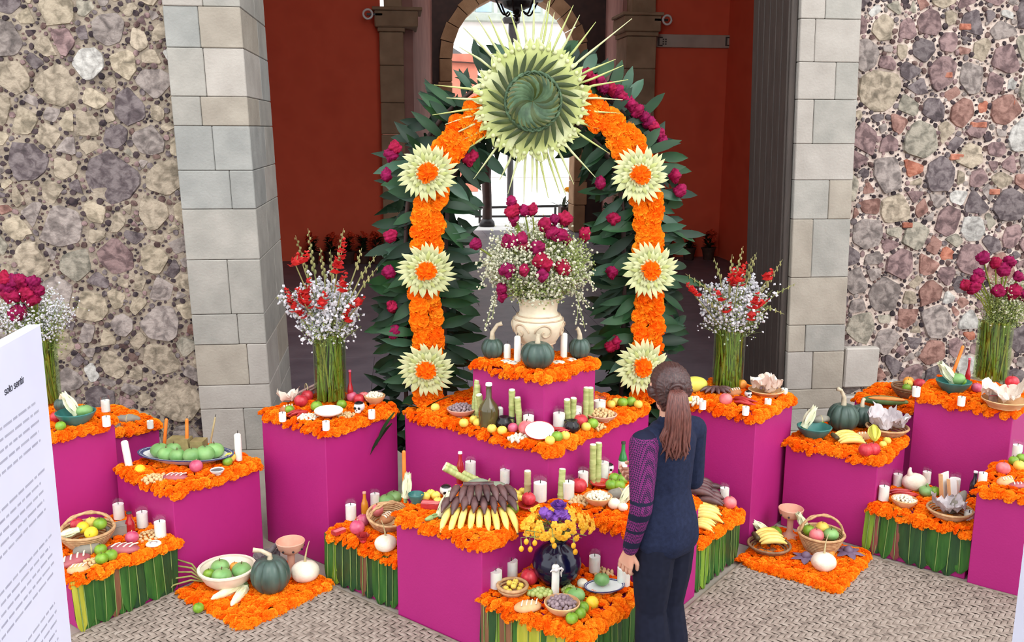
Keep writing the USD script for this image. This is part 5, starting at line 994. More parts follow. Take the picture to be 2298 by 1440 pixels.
L2('palm_cream', (196, 202, 142), (216, 220, 172), .55, 16, rnd=.06, trans=.15); L2('palm_lime', (176, 186, 108), (200, 206, 138), .55, 16, rnd=.06, trans=.15); L2('palm_green', (38, 52, 16), (60, 74, 26), .5, 16, rnd=.12); L2('rosette_green', (42, 66, 42), (84, 110, 78), .5, 16, rnd=.15)

def cockscomb(seed, r=.045):
    """A crumpled velvet comb: a deeply folded ball, wider than deep."""
    v, f = ball(1, .8, .9, 26, 15); n = v/np.linalg.norm(v, axis=1)[:, None]; a = np.arctan2(n[:, 1], n[:, 0])
    k = 1+.1*np.sin(a*9+n[:, 2]*7+seed)+.1*np.sin(n[:, 2]*17+a*4)+.75*(meshkit.noise(n*1.7+seed*9, seed)-.5)
    return v*k[:, None]*r, f
COMBS = [cockscomb(k) for k in range(4)]
def sprays(n, tip, root, seed, florets, fr, spread=.03, start=.5, thick=.0016):
    """Thin branching stems from the mouth of a vase and the small florets on them: (stems, florets)."""
    rs = np.random.RandomState(seed); st, P = [], []
    for i in range(n):
        t = tip(rs); r0 = root(rs); mid = (r0+t)/2+np.array([0, 0, .05])*np.linalg.norm(t-r0)+rs.randn(3)*.008
        s = np.linspace(0, 1, 6)[:, None]; p = (1-s)**2*r0+2*s*(1-s)*mid+s**2*t
        st.append(tube(p, np.linspace(thick*1.5, thick*.6, 6), 4, False))
        for k in range(florets):
            u = start+(1-start)*rs.rand(); b = (1-u)**2*r0+2*u*(1-u)*mid+u**2*t; q = b+rs.randn(3)*spread
            if k % 3 == 0: st.append(tube([b, q], thick*.5, 3, False))
            P.append(q)
    P = np.array(P); m = len(P); d = rs.randn(m, 3); d /= np.linalg.norm(d, axis=1)[:, None]; e = np.cross(d, rs.randn(m, 3)); e /= np.linalg.norm(e, axis=1)[:, None]; g = np.cross(d, e)
    s = (fr*rs.uniform(.7, 1.3, m))[:, None]
    V = np.stack([P+d*s, P-d*s*.7, P+e*s, P-e*s, P+g*s, P-g*s], 1).reshape(-1, 3)
    F = np.array([(0, 2, 4), (0, 4, 3), (0, 3, 5), (0, 5, 2), (1, 4, 2), (1, 3, 4), (1, 5, 3), (1, 2, 5)])
    return cat(st), (V, (F[None]+6*np.arange(m)[:, None, None]).reshape(-1, 3))
def spike(a, b, m, n, r, seed):
    """A gladiolus spike from a to b: paired open blooms or closed buds along the stem."""
    rs = np.random.RandomState(seed); a, b = np.array(a), np.array(b); ms = []
    for i in range(n):
        t = i/max(n-1, 1); p = a+(b-a)*t; s = r*(1.15-.7*t)
        for k in range(4):
            d = rs.randn(3); d[2] = abs(d[2])*.6; d[1] -= .4; d /= np.linalg.norm(d)
            w = np.cross(d, [0, 0, 1.0]); w /= np.linalg.norm(w)+1e-9; u = np.cross(w, d)
            ms.append((np.array([p, p+d*s*.7+w*s*.6, p+d*s*1.25+u*s*.25, p+d*s*.7-w*s*.6, p+d*s*.75-u*s*.15]), np.array([(0, 1, 4), (4, 1, 2), (4, 2, 3), (0, 4, 3)])))
    return cat(ms)
def bouquet(name, label, base, top_z, mr, blobs, combs=(), reds=(), buds=(), yc=None):
    """blobs: (n stems, centre, radii, florets, floret size, look); combs, reds, buds from photograph points on the upright plane of the vase."""
    t = thing(name, label, 'bouquet'); mouth = np.array([base[0], base[1], top_z]); Yp = yc or base[1]
    for i, (n, cen, rad, fl, fr, lk) in enumerate(blobs):
        cen, rad = np.array(cen), np.array(rad)
        def tip(rs):
            d = rs.randn(3); d /= np.linalg.norm(d); return cen+d*rad*rs.uniform(.55, 1.0)
        def root(rs):
            a = rs.uniform(0, 2*PI); k = mr*.8*math.sqrt(rs.rand()); return mouth+[k*math.cos(a), k*math.sin(a), -.06]
        s, f = sprays(n, tip, root, 40+i+len(label), fl, fr)
        obj('stems', s, 'sprig_green', t, kind='stuff'); obj('florets', f, lk, t, False, kind='stuff')
    for i, q in enumerate(combs):
        px, py, s = q[:3]; dy = q[3] if len(q) > 3 else -.1
        p = up(px, py, Yp+dy); h = obj('cockscomb', mv(COMBS[i % 4], p, (R.uniform(-30, 30), R.uniform(-20, 20), R.uniform(0, 360)), s*.9), 'cockscomb', t)
        obj('stalk', tube([p-[0, 0, .01], (p*.5+mouth*.5)+[0, 0, .02], mouth-[0, 0, .04]], [.006, .005, .004], 5), 'stem_green', h)
    for i, (a, b) in enumerate(reds):
        A, B = up(*a, Yp-.12-.05*(i % 2)), up(*b, Yp-.12-.05*(i % 2)); n = max(3, int(np.linalg.norm(B-A)/.018))
        h = obj('gladiolus', spike(A, B, 'glad_red', n, .042, i), 'glad_red', t, False)
        obj('stalk', tube([B, A, mouth-[0, 0, .05]], [.002, .004, .005], 5), 'bud_green', h)
    for i, (a, b) in enumerate(buds):
        A, B = up(*a, Yp+.02-.04*(i % 3)), up(*b, Yp+.02-.04*(i % 3)); n = max(3, int(np.linalg.norm(B-A)/.02))
        ms = [tube([A, B], [.005, .0015], 5), tube([mouth-[0, 0, .05], A], [.005, .005], 5)]
        for k in range(n):
            p = A+(B-A)*k/n; ms.append(mv(ball(.007*(1.2-.7*k/n), n=6, k=5), p+np.array([.008*(-1)**k, -.004, 0]), s=(1, 1, 2.2)))
        obj('bud_spike', cat(ms), 'bud_green', t)
    return t
def glass_vase(label, px, py, z, r, h, seed):
    p = on(px, py, z); t = thing('glass_vase', label, 'vase', p)
    obj('glass', lathe([(0, .0), (r, 0), (r, h), (r*.97, h), (r*.965, .012), (0, .012)], 28), 'vase_glass', t, 50)
    q = thing('stem_bunch', 'packed green stems standing inside the ' + label.replace('tall ', '', 1), 'stems', p)
    rs = np.random.RandomState(seed)
    for lk, cnt in (('stem_green', 46), ('stem_olive', 30), ('sprig_green', 20)):
        ms = []
        for k in range(cnt):
            a = rs.uniform(0, 2*PI); k0 = r*.86*math.sqrt(rs.uniform(.25, 1)); a2 = a+rs.uniform(-.9, .9); k1 = r*.86*math.sqrt(rs.uniform(.2, 1))
            ms.append(tube([(k0*math.cos(a), k0*math.sin(a), .016), (.9*k0*math.cos((a+a2)/2), .9*k0*math.sin((a+a2)/2), h*.5), (k1*math.cos(a2), k1*math.sin(a2), h*1.02)], rs.uniform(.004, .0085), 6))
            for j in range(3):
                u = rs.uniform(.05, .95); ms.append(mv(blade(.05, .014, 4, .4), (k0*math.cos(a)*(1-u)+k1*math.cos(a2)*u, k0*math.sin(a)*(1-u)+k1*math.sin(a2)*u, u*h*.9+.02), (0, -70, math.degrees(a)), .8))
        obj('stems', cat(ms), lk, q, kind='stuff')
    return p, p[2]+h

# carved urn and its bouquet
pu = on(1204, 797, Z1); URN = (pu[0], 5.62, Z1); pu = np.array(URN)
u_ = thing('carved_urn', 'cream carved urn with scroll relief on the topmost plinth', 'urn', URN)
PRO = [(0, .045), (.06, .045), (.085, .07), (.115, .11), (.148, .165), (.163, .215), (.158, .245), (.138, .272), (.122, .282), (.116, .3), (.12, .345), (.133, .375), (.137, .385), (.128, .388), (.118, .37), (.108, .32), (.09, .3), (0, .29)]
obj('body', lathe(PRO, 40), 'urn_cream', u_, 50)
rad = lambda z: np.interp(z, [p[1] for p in PRO[:12]], [p[0] for p in PRO[:12]])
for k in range(6):
    a0 = k*PI/3-PI/2+.12; th_ = np.linspace(0, 4.6*PI/2, 26); rr = .062*(1-th_/(th_[-1]*1.15))
    zz = .185+rr*np.sin(th_)*.95; aa = a0+rr*np.cos(th_)/.155*(1 if k % 2 else -1)
    obj('scroll', tube(np.stack([(rad(zz)+.002)*np.cos(aa), (rad(zz)+.002)*np.sin(aa), zz], 1), .0062, 6), 'urn_carving', u_)
for z in (.252, .275, .1): obj('band', tube([((rad(z)+.001)*math.cos(t), (rad(z)+.001)*math.sin(t), z) for t in np.linspace(0, 2*PI, 41)], .005, 6, False), 'urn_carving', u_)
for k in range(3): obj('foot', mv(tube([(0, 0, .09), (.02, 0, .05), (.015, 0, .012), (.03, 0, .0)], [.03, .028, .022, .026], 9), (.07*math.cos(k*2.1+.5), .07*math.sin(k*2.1+.5), 0), (0, 0, math.degrees(k*2.1+.5))), 'urn_cream', u_)
ct = pu+[0, 0, .62]
t = bouquet('flower_bouquet', 'full bouquet of baby breath and crimson cockscomb in the carved urn', pu, pu[2]+.385, .12,
        [(270, ct+[-.02, 0, -.01], (.37, .26, .22), 40, .0095, 'gypsophila'), (70, ct+[.14, -.08, .02], (.2, .16, .17), 22, .007, 'sprig_green'), (80, ct+[-.02, -.08, -.09], (.28, .18, .13), 18, .007, 'sprig_green'), (30, ct+[-.05, -.02, .16], (.2, .15, .12), 30, .007, 'gypsophila')],
        [(1147, 452, .8, 0), (1150, 474, 1.15, 0), (1153, 492, .9, 0), (1178, 472, .9, 0), (1195, 470, .95, 0), (1222, 505, 1.1), (1243, 492, .8), (1268, 490, 1.1), (1240, 522, 1.2), (1257, 528, 1.1), (1312, 524, 1.1, 0), (1143, 542, 1.2), (1171, 538, 1.05), (1175, 553, .9), (1208, 556, 1.2, -.15), (1213, 585, 1.2, -.2), (1226, 592, 1.1, -.2), (1176, 607, .9, -.2), (1137, 606, 1.15, -.15), (1262, 600, 1.2, -.18), (1217, 616, 1.0, -.22), (1126, 648, 1.0, -.1), (1127, 664, .85, -.1), (1068, 547, .9, 0), (1272, 540, .9, 0)])
for k, (x0, y0, x1, y1) in enumerate(((1285, 640, 1312, 735), (1300, 655, 1295, 720), (1270, 650, 1325, 690), (1120, 655, 1086, 742), (1115, 650, 1105, 715), (1300, 620, 1335, 650), (1105, 610, 1075, 650))):
    a, b = up(x0, y0, 5.55), up(x1, y1, 5.5); ms = []
    for i in range(34): u = i/33; p = a+(b-a)*u+[0, 0, .03*math.sin(u*PI)]+N.randn(3)*.013; ms.append(mv(ball(.0065, n=5, k=4), p))
    h = obj('drooping_sprig', cat(ms), 'gypsophila', t); obj('stalk', tube([pu+[0, 0, .38], a+[0, 0, .02], (a+b)/2+[0, 0, .03], b], .0018, 4), 'sprig_green', h)

# glass vases
p, tz = glass_vase('tall glass vase on the tall left plinth', 743, 900, Z2, .104, .44, 1)
bouquet('flower_bouquet', 'bouquet of white florets and red gladioli in the left glass vase', p, tz, .1, [(95, p+[-.03, 0, .66], (.25, .2, .17), 22, .013, 'white_floret'), (40, p+[-.02, -.05, .56], (.2, .16, .14), 12, .006, 'sprig_green'), (14, p+[-.0, -.05, .5], (.24, .16, .1), 16, .008, 'white_floret')], (),
        [((672, 712), (642, 652)), ((688, 690), (668, 650)), ((778, 722), (782, 688)), ((756, 610), (774, 540)), ((800, 690), (814, 668)), ((724, 690), (728, 658)), ((678, 590), (690, 566)), ((766, 652), (776, 616)), ((684, 672), (694, 628)), ((664, 596), (668, 572))],
        [((700, 640), (663, 528)), ((705, 610), (691, 512)), ((728, 620), (718, 556)), ((758, 590), (771, 512)), ((800, 600), (812, 556)), ((815, 640), (848, 598)), ((745, 620), (742, 560)), ((650, 670), (618, 668)), ((810, 620), (845, 572))])
p, tz = glass_vase('tall glass vase on the tall right plinth', 1632, 868, Z2, .106, .4, 2)
bouquet('flower_bouquet', 'bouquet of white florets and red gladioli in the right glass vase', p, tz, .1, [(85, p+[.03, 0, .64], (.27, .2, .17), 18, .012, 'white_floret'), (50, p+[.0, -.03, .58], (.24, .18, .17), 12, .006, 'sprig_green'), (14, p+[.0, -.04, .48], (.26, .16, .1), 12, .008, 'white_floret')], (),
        [((1636, 640), (1650, 602)), ((1655, 640), (1672, 592)), ((1560, 664), (1544, 638)), ((1690, 690), (1700, 660)), ((1700, 692), (1722, 672)), ((1686, 716), (1700, 700)), ((1628, 700), (1636, 680)), ((1612, 672), (1606, 652)), ((1720, 630), (1730, 606))],
        [((1650, 620), (1668, 552)), ((1680, 620), (1698, 566)), ((1720, 640), (1756, 582)), ((1740, 660), (1785, 636)), ((1590, 650), (1538, 614)), ((1640, 610), (1643, 570)), ((1615, 620), (1602, 578)), ((1725, 690), (1760, 705)), ((1605, 690), (1570, 660)), ((1665, 640), (1690, 575))])
p, tz = glass_vase('tall glass vase before the right rubble wall', 2222, 852, Z2, .116, .42, 3)
bouquet('flower_bouquet', 'bouquet of crimson cockscomb and small greens before the right rubble wall', p, tz, .11, [(80, p+[.05, 0, .56], (.2, .17, .15), 16, .006, 'sprig_green'), (70, p+[.07, 0, .6], (.23, .18, .17), 14, .0075, 'gypsophila')],
        [(2207, 578, 1.15), (2234, 590, 1.1), (2266, 588, 1.15), (2252, 604, 1.2), (2192, 628, 1.2), (2184, 645, 1.25), (2166, 638, 1.0), (2240, 652, 1.1), (2274, 655, 1.3), (2299, 662, 1.2), (2196, 612, .9), (2285, 620, .9)])
p, tz = glass_vase('tall glass vase half hidden by the printed panel', 98, 905, Z2, .11, .42, 4)
bouquet('flower_bouquet', 'bouquet of crimson cockscomb and white sprigs above the printed panel', p, tz, .1, [(90, p+[-.02, 0, .62], (.3, .22, .2), 20, .008, 'white_floret'), (60, p+[.0, 0, .5], (.22, .18, .18), 14, .006, 'sprig_green')],
        [(12, 642, 1.4), (45, 632, 1.2), (60, 655, 1.3), (26, 660, 1.4), (72, 668, 1.2), (40, 702, 1.3), (76, 634, 1.2), (8, 625, 1.2), (30, 634, 1.2), (84, 650, 1.0)])

# cobalt globe with yellow orchids
pg = on(1249, 1308, Z4); g = thing('blue_vase', 'round dark cobalt vase on the low front plinth', 'vase', pg)
obj('globe', lathe([(0, 0), (.05, 0), (.085, .02), (.118, .07), (.127, .115), (.115, .165), (.08, .205), (.05, .222), (.05, .24), (.06, .25), (.05, .25), (.04, .23), (0, .22)], 32), 'cobalt_glass', g)
obj('foot', lathe([(0, -.001), (.055, -.001), (.055, .006), (0, .006)], 24), 'cobalt_glass', g)
o = thing('orchid_bouquet', 'mass of yellow-orange orchids with a purple head in the blue vase', 'bouquet'); mo = pg+[0, 0, .25]
rs = np.random.RandomState(3)
def blossom(r, seed):
    q = np.random.RandomState(seed); ms = []
    for k in range(5):
        a = k*72+q.uniform(-12, 12); ms.append(mv(blade(r, r*(1.5 if k == 0 else .8), 4, .5, -.3, .6, .3), r=(0, q.uniform(-35, 5), a)))
    ms.append(ball(r*.22, n=6, k=5)); return cat(ms)
BL = [blossom(.021, k) for k in range(5)]
for k in range(150):
    d = rs.randn(3); d[2] = abs(d[2])*.7-.25; d /= np.linalg.norm(d); s = rs.uniform(.7, 1.0)
    p = mo+[0, -.01, .075]+d*np.array([.19, .15, .115])*s
    nrm = d*[1, 1, 1.3]+[0, -.6, .2]; nrm /= np.linalg.norm(nrm); rz = math.degrees(math.atan2(nrm[1], nrm[0])); ry = math.degrees(math.acos(nrm[2]))
    obj('orchid', mv(BL[k % 5], p, (0, ry, rz)), 'orchid_yellow', o, True)
obj('stems', cat([tube([mo-[0, 0, .03], mo+[rs.uniform(-.1, .1), rs.uniform(-.08, .08), .05], mo+[rs.uniform(-.17, .17), rs.uniform(-.13, .1), rs.uniform(-.02, .15)]], .0025, 4) for k in range(26)]), 'sprig_green', o, kind='stuff')
for k, (px, py) in enumerate(((1170, 1231), (1190, 1232), (1181, 1215), (1200, 1218), (1244, 1224), (1287, 1224), (1291, 1238), (1240, 1212))):
    p = up(px, py, pg[1]-.17); b = obj('bud', mv(ball(.013, .012, .016, 8, 6), p), 'orchid_yellow', o); obj('stalk', tube([p+[0, 0, .012], p+[.0, .02, .05], mo+[0, -.02, .03]], .002, 4), 'sprig_green', b)
hd = [mv(blade(.06, .05, 5, -.9, .4, .6, .4, .01), up(1254, 1146, pg[1]-.04)+[0, 0, .0], (0, -10-24*(k//7), k*51+20*(k//7))) for k in range(21)]
obj('purple_head', cat([mv(m, (0, 0, 0)) for m in hd]), 'statice_purple', o)
for k in range(6): obj('purple_head', mv(COMBS[k % 4], up(1222+k*11, 1150+6*(k % 3), pg[1]-.06), (0, 0, k*50), .6), 'statice_purple', o)

# ---- the flower arch
YA = 5.97
AX = .1
ar_ = thing('flower_arch', 'tall arch of dark green leaves and orange marigold garland over the altar', 'flower arch')
def path(s, side, off=0.0):                 # s 0..1 from the foot to the crown; off is outward
    q = np.array([[.725, .5], [.725, 1.0], [.725, 1.6], [.70, 2.1], [.66, 2.36], [.52, 2.58], [.34, 2.74], [.0, 2.92]])
    L = np.r_[0, np.cumsum(np.hypot(*np.diff(q, axis=0).T))]; u = s*L[-1]
    p = np.array([np.interp(u, L, q[:, 0]), np.interp(u, L, q[:, 1])]); p2 = np.array([np.interp(min(u+.05, L[-1]), L, q[:, 0]), np.interp(min(u+.05, L[-1]), L, q[:, 1])]); p1 = np.array([np.interp(max(u-.05, 0), L, q[:, 0]), np.interp(max(u-.05, 0), L, q[:, 1])])
    d = (p2-p1)/np.hypot(*(p2-p1)); n = np.array([d[1], -d[0]]); p = p+n*off
    return np.array([AX+side*p[0], p[1]]), np.array([side*d[0], d[1]]), np.array([side*n[0], n[1]])
for side in (-1, 1):
    for off, yy in ((-.12, YA+.1), (.14, YA+.12), (0, YA+.2)):
        pts = [(*path(s, side, off)[0], yy) for s in np.linspace(0, 1, 24)]; pts = [(p[0], p[2], p[1]) for p in pts]; pts = [(pts[0][0], yy, 0)]+pts
        obj('frame', tube(pts, .016, 6), 'dark_wood', ar_)
nleaf = 0
for side in (-1, 1):
    for ss in np.linspace(.0, .985, 49):
        for j, (off, dr) in enumerate(((.16, 1), (.06, 1), (-.06, -1), (-.14, -1))):
            if nleaf >= 300 or ((ss > .86) and j > 1 and R.random() < .5) or R.random() < .18: continue
            p, d, n = path(min(.99, max(0, ss+R.uniform(-.012, .012))), side, off*R.uniform(.7, 1.15))
            if abs(p[0]+n[0]*dr*.2-.01)+.22 < .8 and p[1] < .98: continue
            w = n*dr*R.uniform(.8, 1.1)+d*R.uniform(-.55, .45)-np.array([0, .18]); w /= np.hypot(*w)
            L = R.uniform(.19, .28)*(1.0 if ss < .85 else .85); W = R.uniform(.055, .08)
            if p[1] < 1.0: L *= .62
            fw = -R.uniform(.05, .45) if j in (1, 2) else R.uniform(-.3, .35)
            x = np.array([w[0], fw, w[1]]); x /= np.linalg.norm(x)
            z = np.array([0, -1.0, .25])+np.array([R.uniform(-.5, .5), 0, R.uniform(-.5, .5)]); z -= x*(x @ z); z /= np.linalg.norm(z); y = np.cross(z, x)
            v, f = blade(L, W, 6, R.uniform(.1, .7), R.uniform(.1, .4), .5, .3)
            v = v @ np.array([x, y, z])+[p[0], YA+(.0 if j in (1, 2) else .06)+R.uniform(-.03, .08), p[1]]
            obj('leaf', (v, f), R.choices(['arch_leaf', 'arch_leaf_dark', 'arch_leaf_blue'], [5, 4, 2.2])[0], ar_); nleaf += 1
ms = []
for side in (-1, 1):                         # the closely packed back layer of leaves
    for k in range(520):
        p, d, n = path(R.uniform(0, .99), side, R.uniform(-.2, .22))
        if p[1] < 1.05 and abs(p[0]-.01) < .66: continue
        w = n*R.uniform(-1, 1)+d*R.uniform(-.7, .5)-np.array([0, .1]); w /= np.hypot(*w)
        x = np.array([w[0], R.uniform(-.2, .6), w[1]]); x /= np.linalg.norm(x); z = np.array([R.uniform(-.6, .6), -1, R.uniform(-.4, .6)]); z -= x*(x @ z); z /= np.linalg.norm(z); y = np.cross(z, x)
        v, f = blade(R.uniform(.14, .25), R.uniform(.045, .065), 4, .4, .3, .5, .3); ms.append((v @ np.array([x, y, z])+[p[0], YA+R.uniform(.08, .3), p[1]], f))
obj('back_leaves', cat(ms), 'arch_leaf_dark', ar_, kind='stuff')
nm_ = 0
for side in (-1, 1):
    for s in np.linspace(.13, .9, 50):
        for o2 in (-.042, .045):
            p, d, n = path(s, side, o2+R.uniform(-.02, .02)); k = R.randrange(3)
            v, f = mv(HEADS[k], r=(90, 0, R.uniform(-20, 20)), s=R.uniform(.042, .066)); nm_ += 1
            obj('marigold', (v+[p[0], YA-.075+R.uniform(-.012, .012), p[1]], f), 'marigold_'+R.choices('abc', (5, 3, 1))[0], ar_)
for k, (px, py) in enumerate([(1318, 170), (1332, 180), (1345, 184), (1356, 196), (1372, 200), (1384, 206), (1394, 216), (1406, 226), (1418, 236), (1430, 250), (1446, 262), (1456, 274), (1466, 284), (1478, 300), (1486, 318), (1304, 168), (1515, 395), (1526, 428), (876, 346), (868, 392), (886, 332), (876, 530), (880, 688), (872, 610), (1382, 768), (1372, 776), (1378, 490), (1060, 350), (1052, 358), (884, 745), (1374, 610), (1348, 410)]):
    p = up(px, py, YA+(.05 if k < 16 else -.02)); obj('cockscomb', mv(COMBS[k % 4], p, (0, R.uniform(-30, 30), R.uniform(0, 360)), .95), 'cockscomb', ar_)
for k, (px, py, a) in enumerate(((886, 925, 250), (880, 950, 262), (905, 905, 215), (1010, 890, 330))):
    p = up(px, py, 5.66); v, f = blade(.24, .05, 6, .3, .3); obj('fallen_leaf', mv((v, f), p, (0, 90-(a-180)*.6 if k < 2 else 20, a-180 if k > 1 else 200)), 'arch_leaf', ar_)

# ---- medallions of folded palm with a marigold heart
def strip(r0, r1, w, twist, lift, seed=0, n=6):
    t = np.linspace(0, 1, n); v = []
    for i in range(n):
        ww = w/2*(1 if t[i] < .45 else max(.04, math.cos((t[i]-.45)/.55*PI/2))); r = r0+(r1-r0)*t[i]; a = twist*t[i]**1.5; yy = -lift*math.sin(t[i]*PI*.75)
        e = np.array([-math.sin(a), 0, math.cos(a)]); b = np.array([r*math.cos(a), yy, r*math.sin(a)])
        v += [b-e*ww, b+np.array([0, -.003, 0]), b+e*ww]
    return tri(v, grid(n, 3))
def medallion():
    out = [('backing', (lambda m: (np.stack([m[0][:, 0], m[0][:, 2], m[0][:, 1]], 1), m[1][:, ::-1]))(lathe([(0, .012), (.125, .012), (.13, 0), (.125, -.012), (0, -.012)], 28)), 'palm_cream', 40)]
    for k in range(30): out.append(('outer_petal', mv(strip(.1, R.uniform(.172, .2), .03, R.uniform(-.06, .2), .014), (0, -.008, 0), (0, k*12+R.uniform(-2.5, 2.5), 0)), 'palm_cream'))
    for k in range(26): out.append(('inner_petal', mv(strip(.06, R.uniform(.115, .135), .026, R.uniform(-.02, .1), .01), (0, -.018, 0), (0, k*13.85+5, 0)), 'palm_lime' if k % 3 == 0 else 'palm_cream'))
    for k in range(20): out.append(('fold', mv(strip(.04, .082, .02, .15, .012), (0, -.026, 0), (0, k*18, 0)), 'palm_cream'))
    out.append(('heart', mv(HEADS[1], (0, -.03, 0), (90, 0, 0), .066), 'marigold_b')); return out
for k, (px, py, lb) in enumerate(((959, 385, 'upper left cream palm medallion with marigold heart'), (957, 605, 'middle left cream palm medallion with marigold heart'), (957, 827, 'lower left cream palm medallion with marigold heart'), (1436, 391, 'upper right cream palm medallion with marigold heart'), (1459, 605, 'middle right cream palm medallion with marigold heart'), (1441, 822, 'lower right cream palm medallion behind the head of the woman'))):
    p = up(px, py, YA-.13); place('medallion', 'palm_medallion', medallion, lb, 'medallion', p, (8, k*23, 0), 1.0)
# ---- the large sun of palm strips
ps = up(1193, 226, YA-.1); sn = thing('palm_sun', 'large sunburst of pale palm strips with green rosette crowning the arch', 'sunburst', ps, (6, 0, 0))
flat = lambda m: (np.stack([m[0][:, 0], m[0][:, 2], m[0][:, 1]], 1), m[1][:, ::-1])
obj('backing', flat(lathe([(0, .02), (.3, .015), (.31, 0), (.3, -.02), (0, -.02)], 40)), 'palm_lime', sn, 40)
for k in range(34): obj('disc_strip', mv(strip(.12, .37, .07, R.uniform(-.08, .08), .012), (0, -.022, 0), (0, k*360/34, 0)), R.choice(['palm_cream', 'palm_lime', 'palm_lime']), sn)
for k in range(44): obj('fringe', mv(strip(.29, R.uniform(.355, .39), .034, R.uniform(-.12, .2), .015), (0, -.012, 0), (0, k*360/44+R.uniform(-2, 2), 0)), R.choice(['palm_cream', 'palm_lime']), sn)
for k in range(44):                                   # knotted loops along the rim
    a = k*2*PI/44; obj('knot', mv(ball(.014, .012, .014, 7, 5), (.318*math.cos(a), -.036, .318*math.sin(a))), 'palm_cream', sn)
angs = [-172, -181, -190, -166, -158, -150, -143, -127, 90, 83, 75, 68, 60, 104, 112, 126, 97, 28, 14, 20, 40, 3, -9, -22, -33, -60, -72, -80, -88, -95, -103, -110, -50, 50, 120, 134, 143, 80, -68, -84]
for k, a in enumerate(angs):
    L_ = R.uniform(.52, .64) if abs(a) not in (40,) else .78
    obj('spike', mv(tube([(.28, .0, 0), (.4, -.01, 0), (L_, .0, R.uniform(-.02, .02))], [.006, .008, .002], 5), r=(0, -a, 0)), R.choice(['palm_cream', 'palm_lime']), sn)
for k in range(27): obj('green_blade', mv(blade(.15, .03, 6, .0, .3, .45, .6), (.16*math.cos(k*PI/13.5), -.07, -.16*math.sin(k*PI/13.5)), (-90, k*360/27+42, 0)), 'palm_green', sn)
for k in range(26): obj('rosette_strip', mv(strip(.004, .185, .036, 1.0, .055), (0, -.045, 0), (0, k*360/26, 0)), R.choice(['rosette_green', 'rosette_green', 'palm_green']), sn)
for k in range(2): obj('rosette_rim', tube([(.172*math.cos(t), -.07-.006*math.sin(9*t+k*PI), (.172+.008*math.sin(13*t+k*PI))*math.sin(t)) for t in np.linspace(0, 2*PI, 61)], .009, 6, False), 'rosette_green', sn)

# ---- potted red flowers along the red wall
L2('pot_dark', (62, 40, 34), (84, 54, 44), .7, 10); L2('plant_dark', (34, 44, 26), (56, 66, 36), .6, 14); L2('blossom_red', (190, 50, 30), (226, 84, 44), .6, 30)
def pot_plant():
    rs = np.random.RandomState(6); out = [('pot', lathe([(0, 0), (.1, 0), (.13, .2), (.15, .22), (.15, .25), (.12, .25), (.11, .2), (0, .19)], 18), 'pot_dark', 45)]
    ms = []
    for k in range(60):
        a = rs.uniform(0, 2*PI); ms.append(mv(blade(rs.uniform(.1, .17), .06, 4, .6, .3), (.03*math.cos(a), .03*math.sin(a), .23+rs.uniform(0, .28)), (0, -rs.uniform(15, 75), math.degrees(a))))
    out.append(('foliage', cat(ms), 'plant_dark', True, None, 'stuff'))
    for k in range(9):
        a = rs.uniform(0, 2*PI); d = rs.uniform(.0, .13); out.append(('blossom', mv(HEADS[k % 3], (d*math.cos(a), d*math.sin(a), .5+rs.uniform(-.12, .14)), (40, 0, math.degrees(a)), .055), 'blossom_red'))
    return out
for k, (px, lb) in enumerate(((700, 'first pot of red flowers from the left jamb along the red wall'), (742, 'second pot of red flowers from the left jamb along the red wall'), (780, 'third pot of red flowers from the left jamb along the red wall'), (815, 'fourth pot of red flowers from the left jamb along the red wall'), (847, 'fifth pot of red flowers along the red wall, by the left pilaster'), (1548, 'pot of red flowers left of two against the right red wall'), (1592, 'pot of red flowers right of two against the right red wall'), (1500, 'pot of red flowers behind the right arch leg'))):
    p = up(px, 555, 18.5); place('pot_plant', 'potted_flower', pot_plant, lb, 'potted plant', (p[0], 18.55, 0), (0, 0, k*70), 1.0, 'potted red flowers along the red wall')
q = up(1300, 470, 25.4); bx_ = thing('planter', 'dark planter of yellow flowers beside the far arch', 'planter', (q[0], 25.4, 0))
obj('trough', box(-.55, .75, -.25, .25, 0, .55, .02), 'dark_wood', bx_, 30)
for k in range(14): obj('blossom', mv(HEADS[k % 3], (R.uniform(-.5, .7), R.uniform(-.2, .2), .75+R.uniform(-.1, .35)), (40, 0, 0), .09), 'orchid_yellow', bx_)
obj('foliage', cat([mv(blade(.4, .1, 4, .5), (R.uniform(-.5, .7), R.uniform(-.15, .15), .5), (0, -R.uniform(30, 85), R.uniform(0, 360))) for k in range(50)]), 'plant_dark', bx_, kind='stuff')
# ---------------------------------------------------------------- printed panels
L2('panel_white', (202, 204, 224), (210, 212, 230), .5, 4); L2('ink_dark', (40, 40, 52), (52, 52, 64), .7); L2('ink_grey', (150, 150, 168), (168, 168, 184), .7); L2('steel', (120, 122, 126), (150, 152, 156), .4, 8, metal=.8)
XL = -1.65
def onx(px, py, x): d = ray(px, py); return EYE + d*((x-EYE[0])/d[0])
pn = thing('text_panel', 'tall white printed panel with lines of small text at the left edge', 'panel')
a = onx(91, 727, XL)
obj('board', box(XL-.03, XL, a[1]-1.0, a[1], .03, a[2], .002), 'panel_white', pn, 25)
e = onx(53, 850, XL); ws = e[1]-onx(28, 862, XL)[1]
v = meshkit.text_mesh('solo sentir', .1, .006); v.apply_scale(ws/.58/(v.bounds[1][0]-v.bounds[0][0])); tv, tf = np.array(v.vertices), np.array(v.faces); w = tv[:, 0].max()
obj('title', (np.stack([np.full(len(tv), XL)+tv[:, 2], e[1]+(tv[:, 0]-w), e[2]-.008+tv[:, 1]], 1), tf), 'ink_dark', pn, False)
z = onx(80, 905, XL)[2]; yr = a[1]-.06; k = 0; ms = []
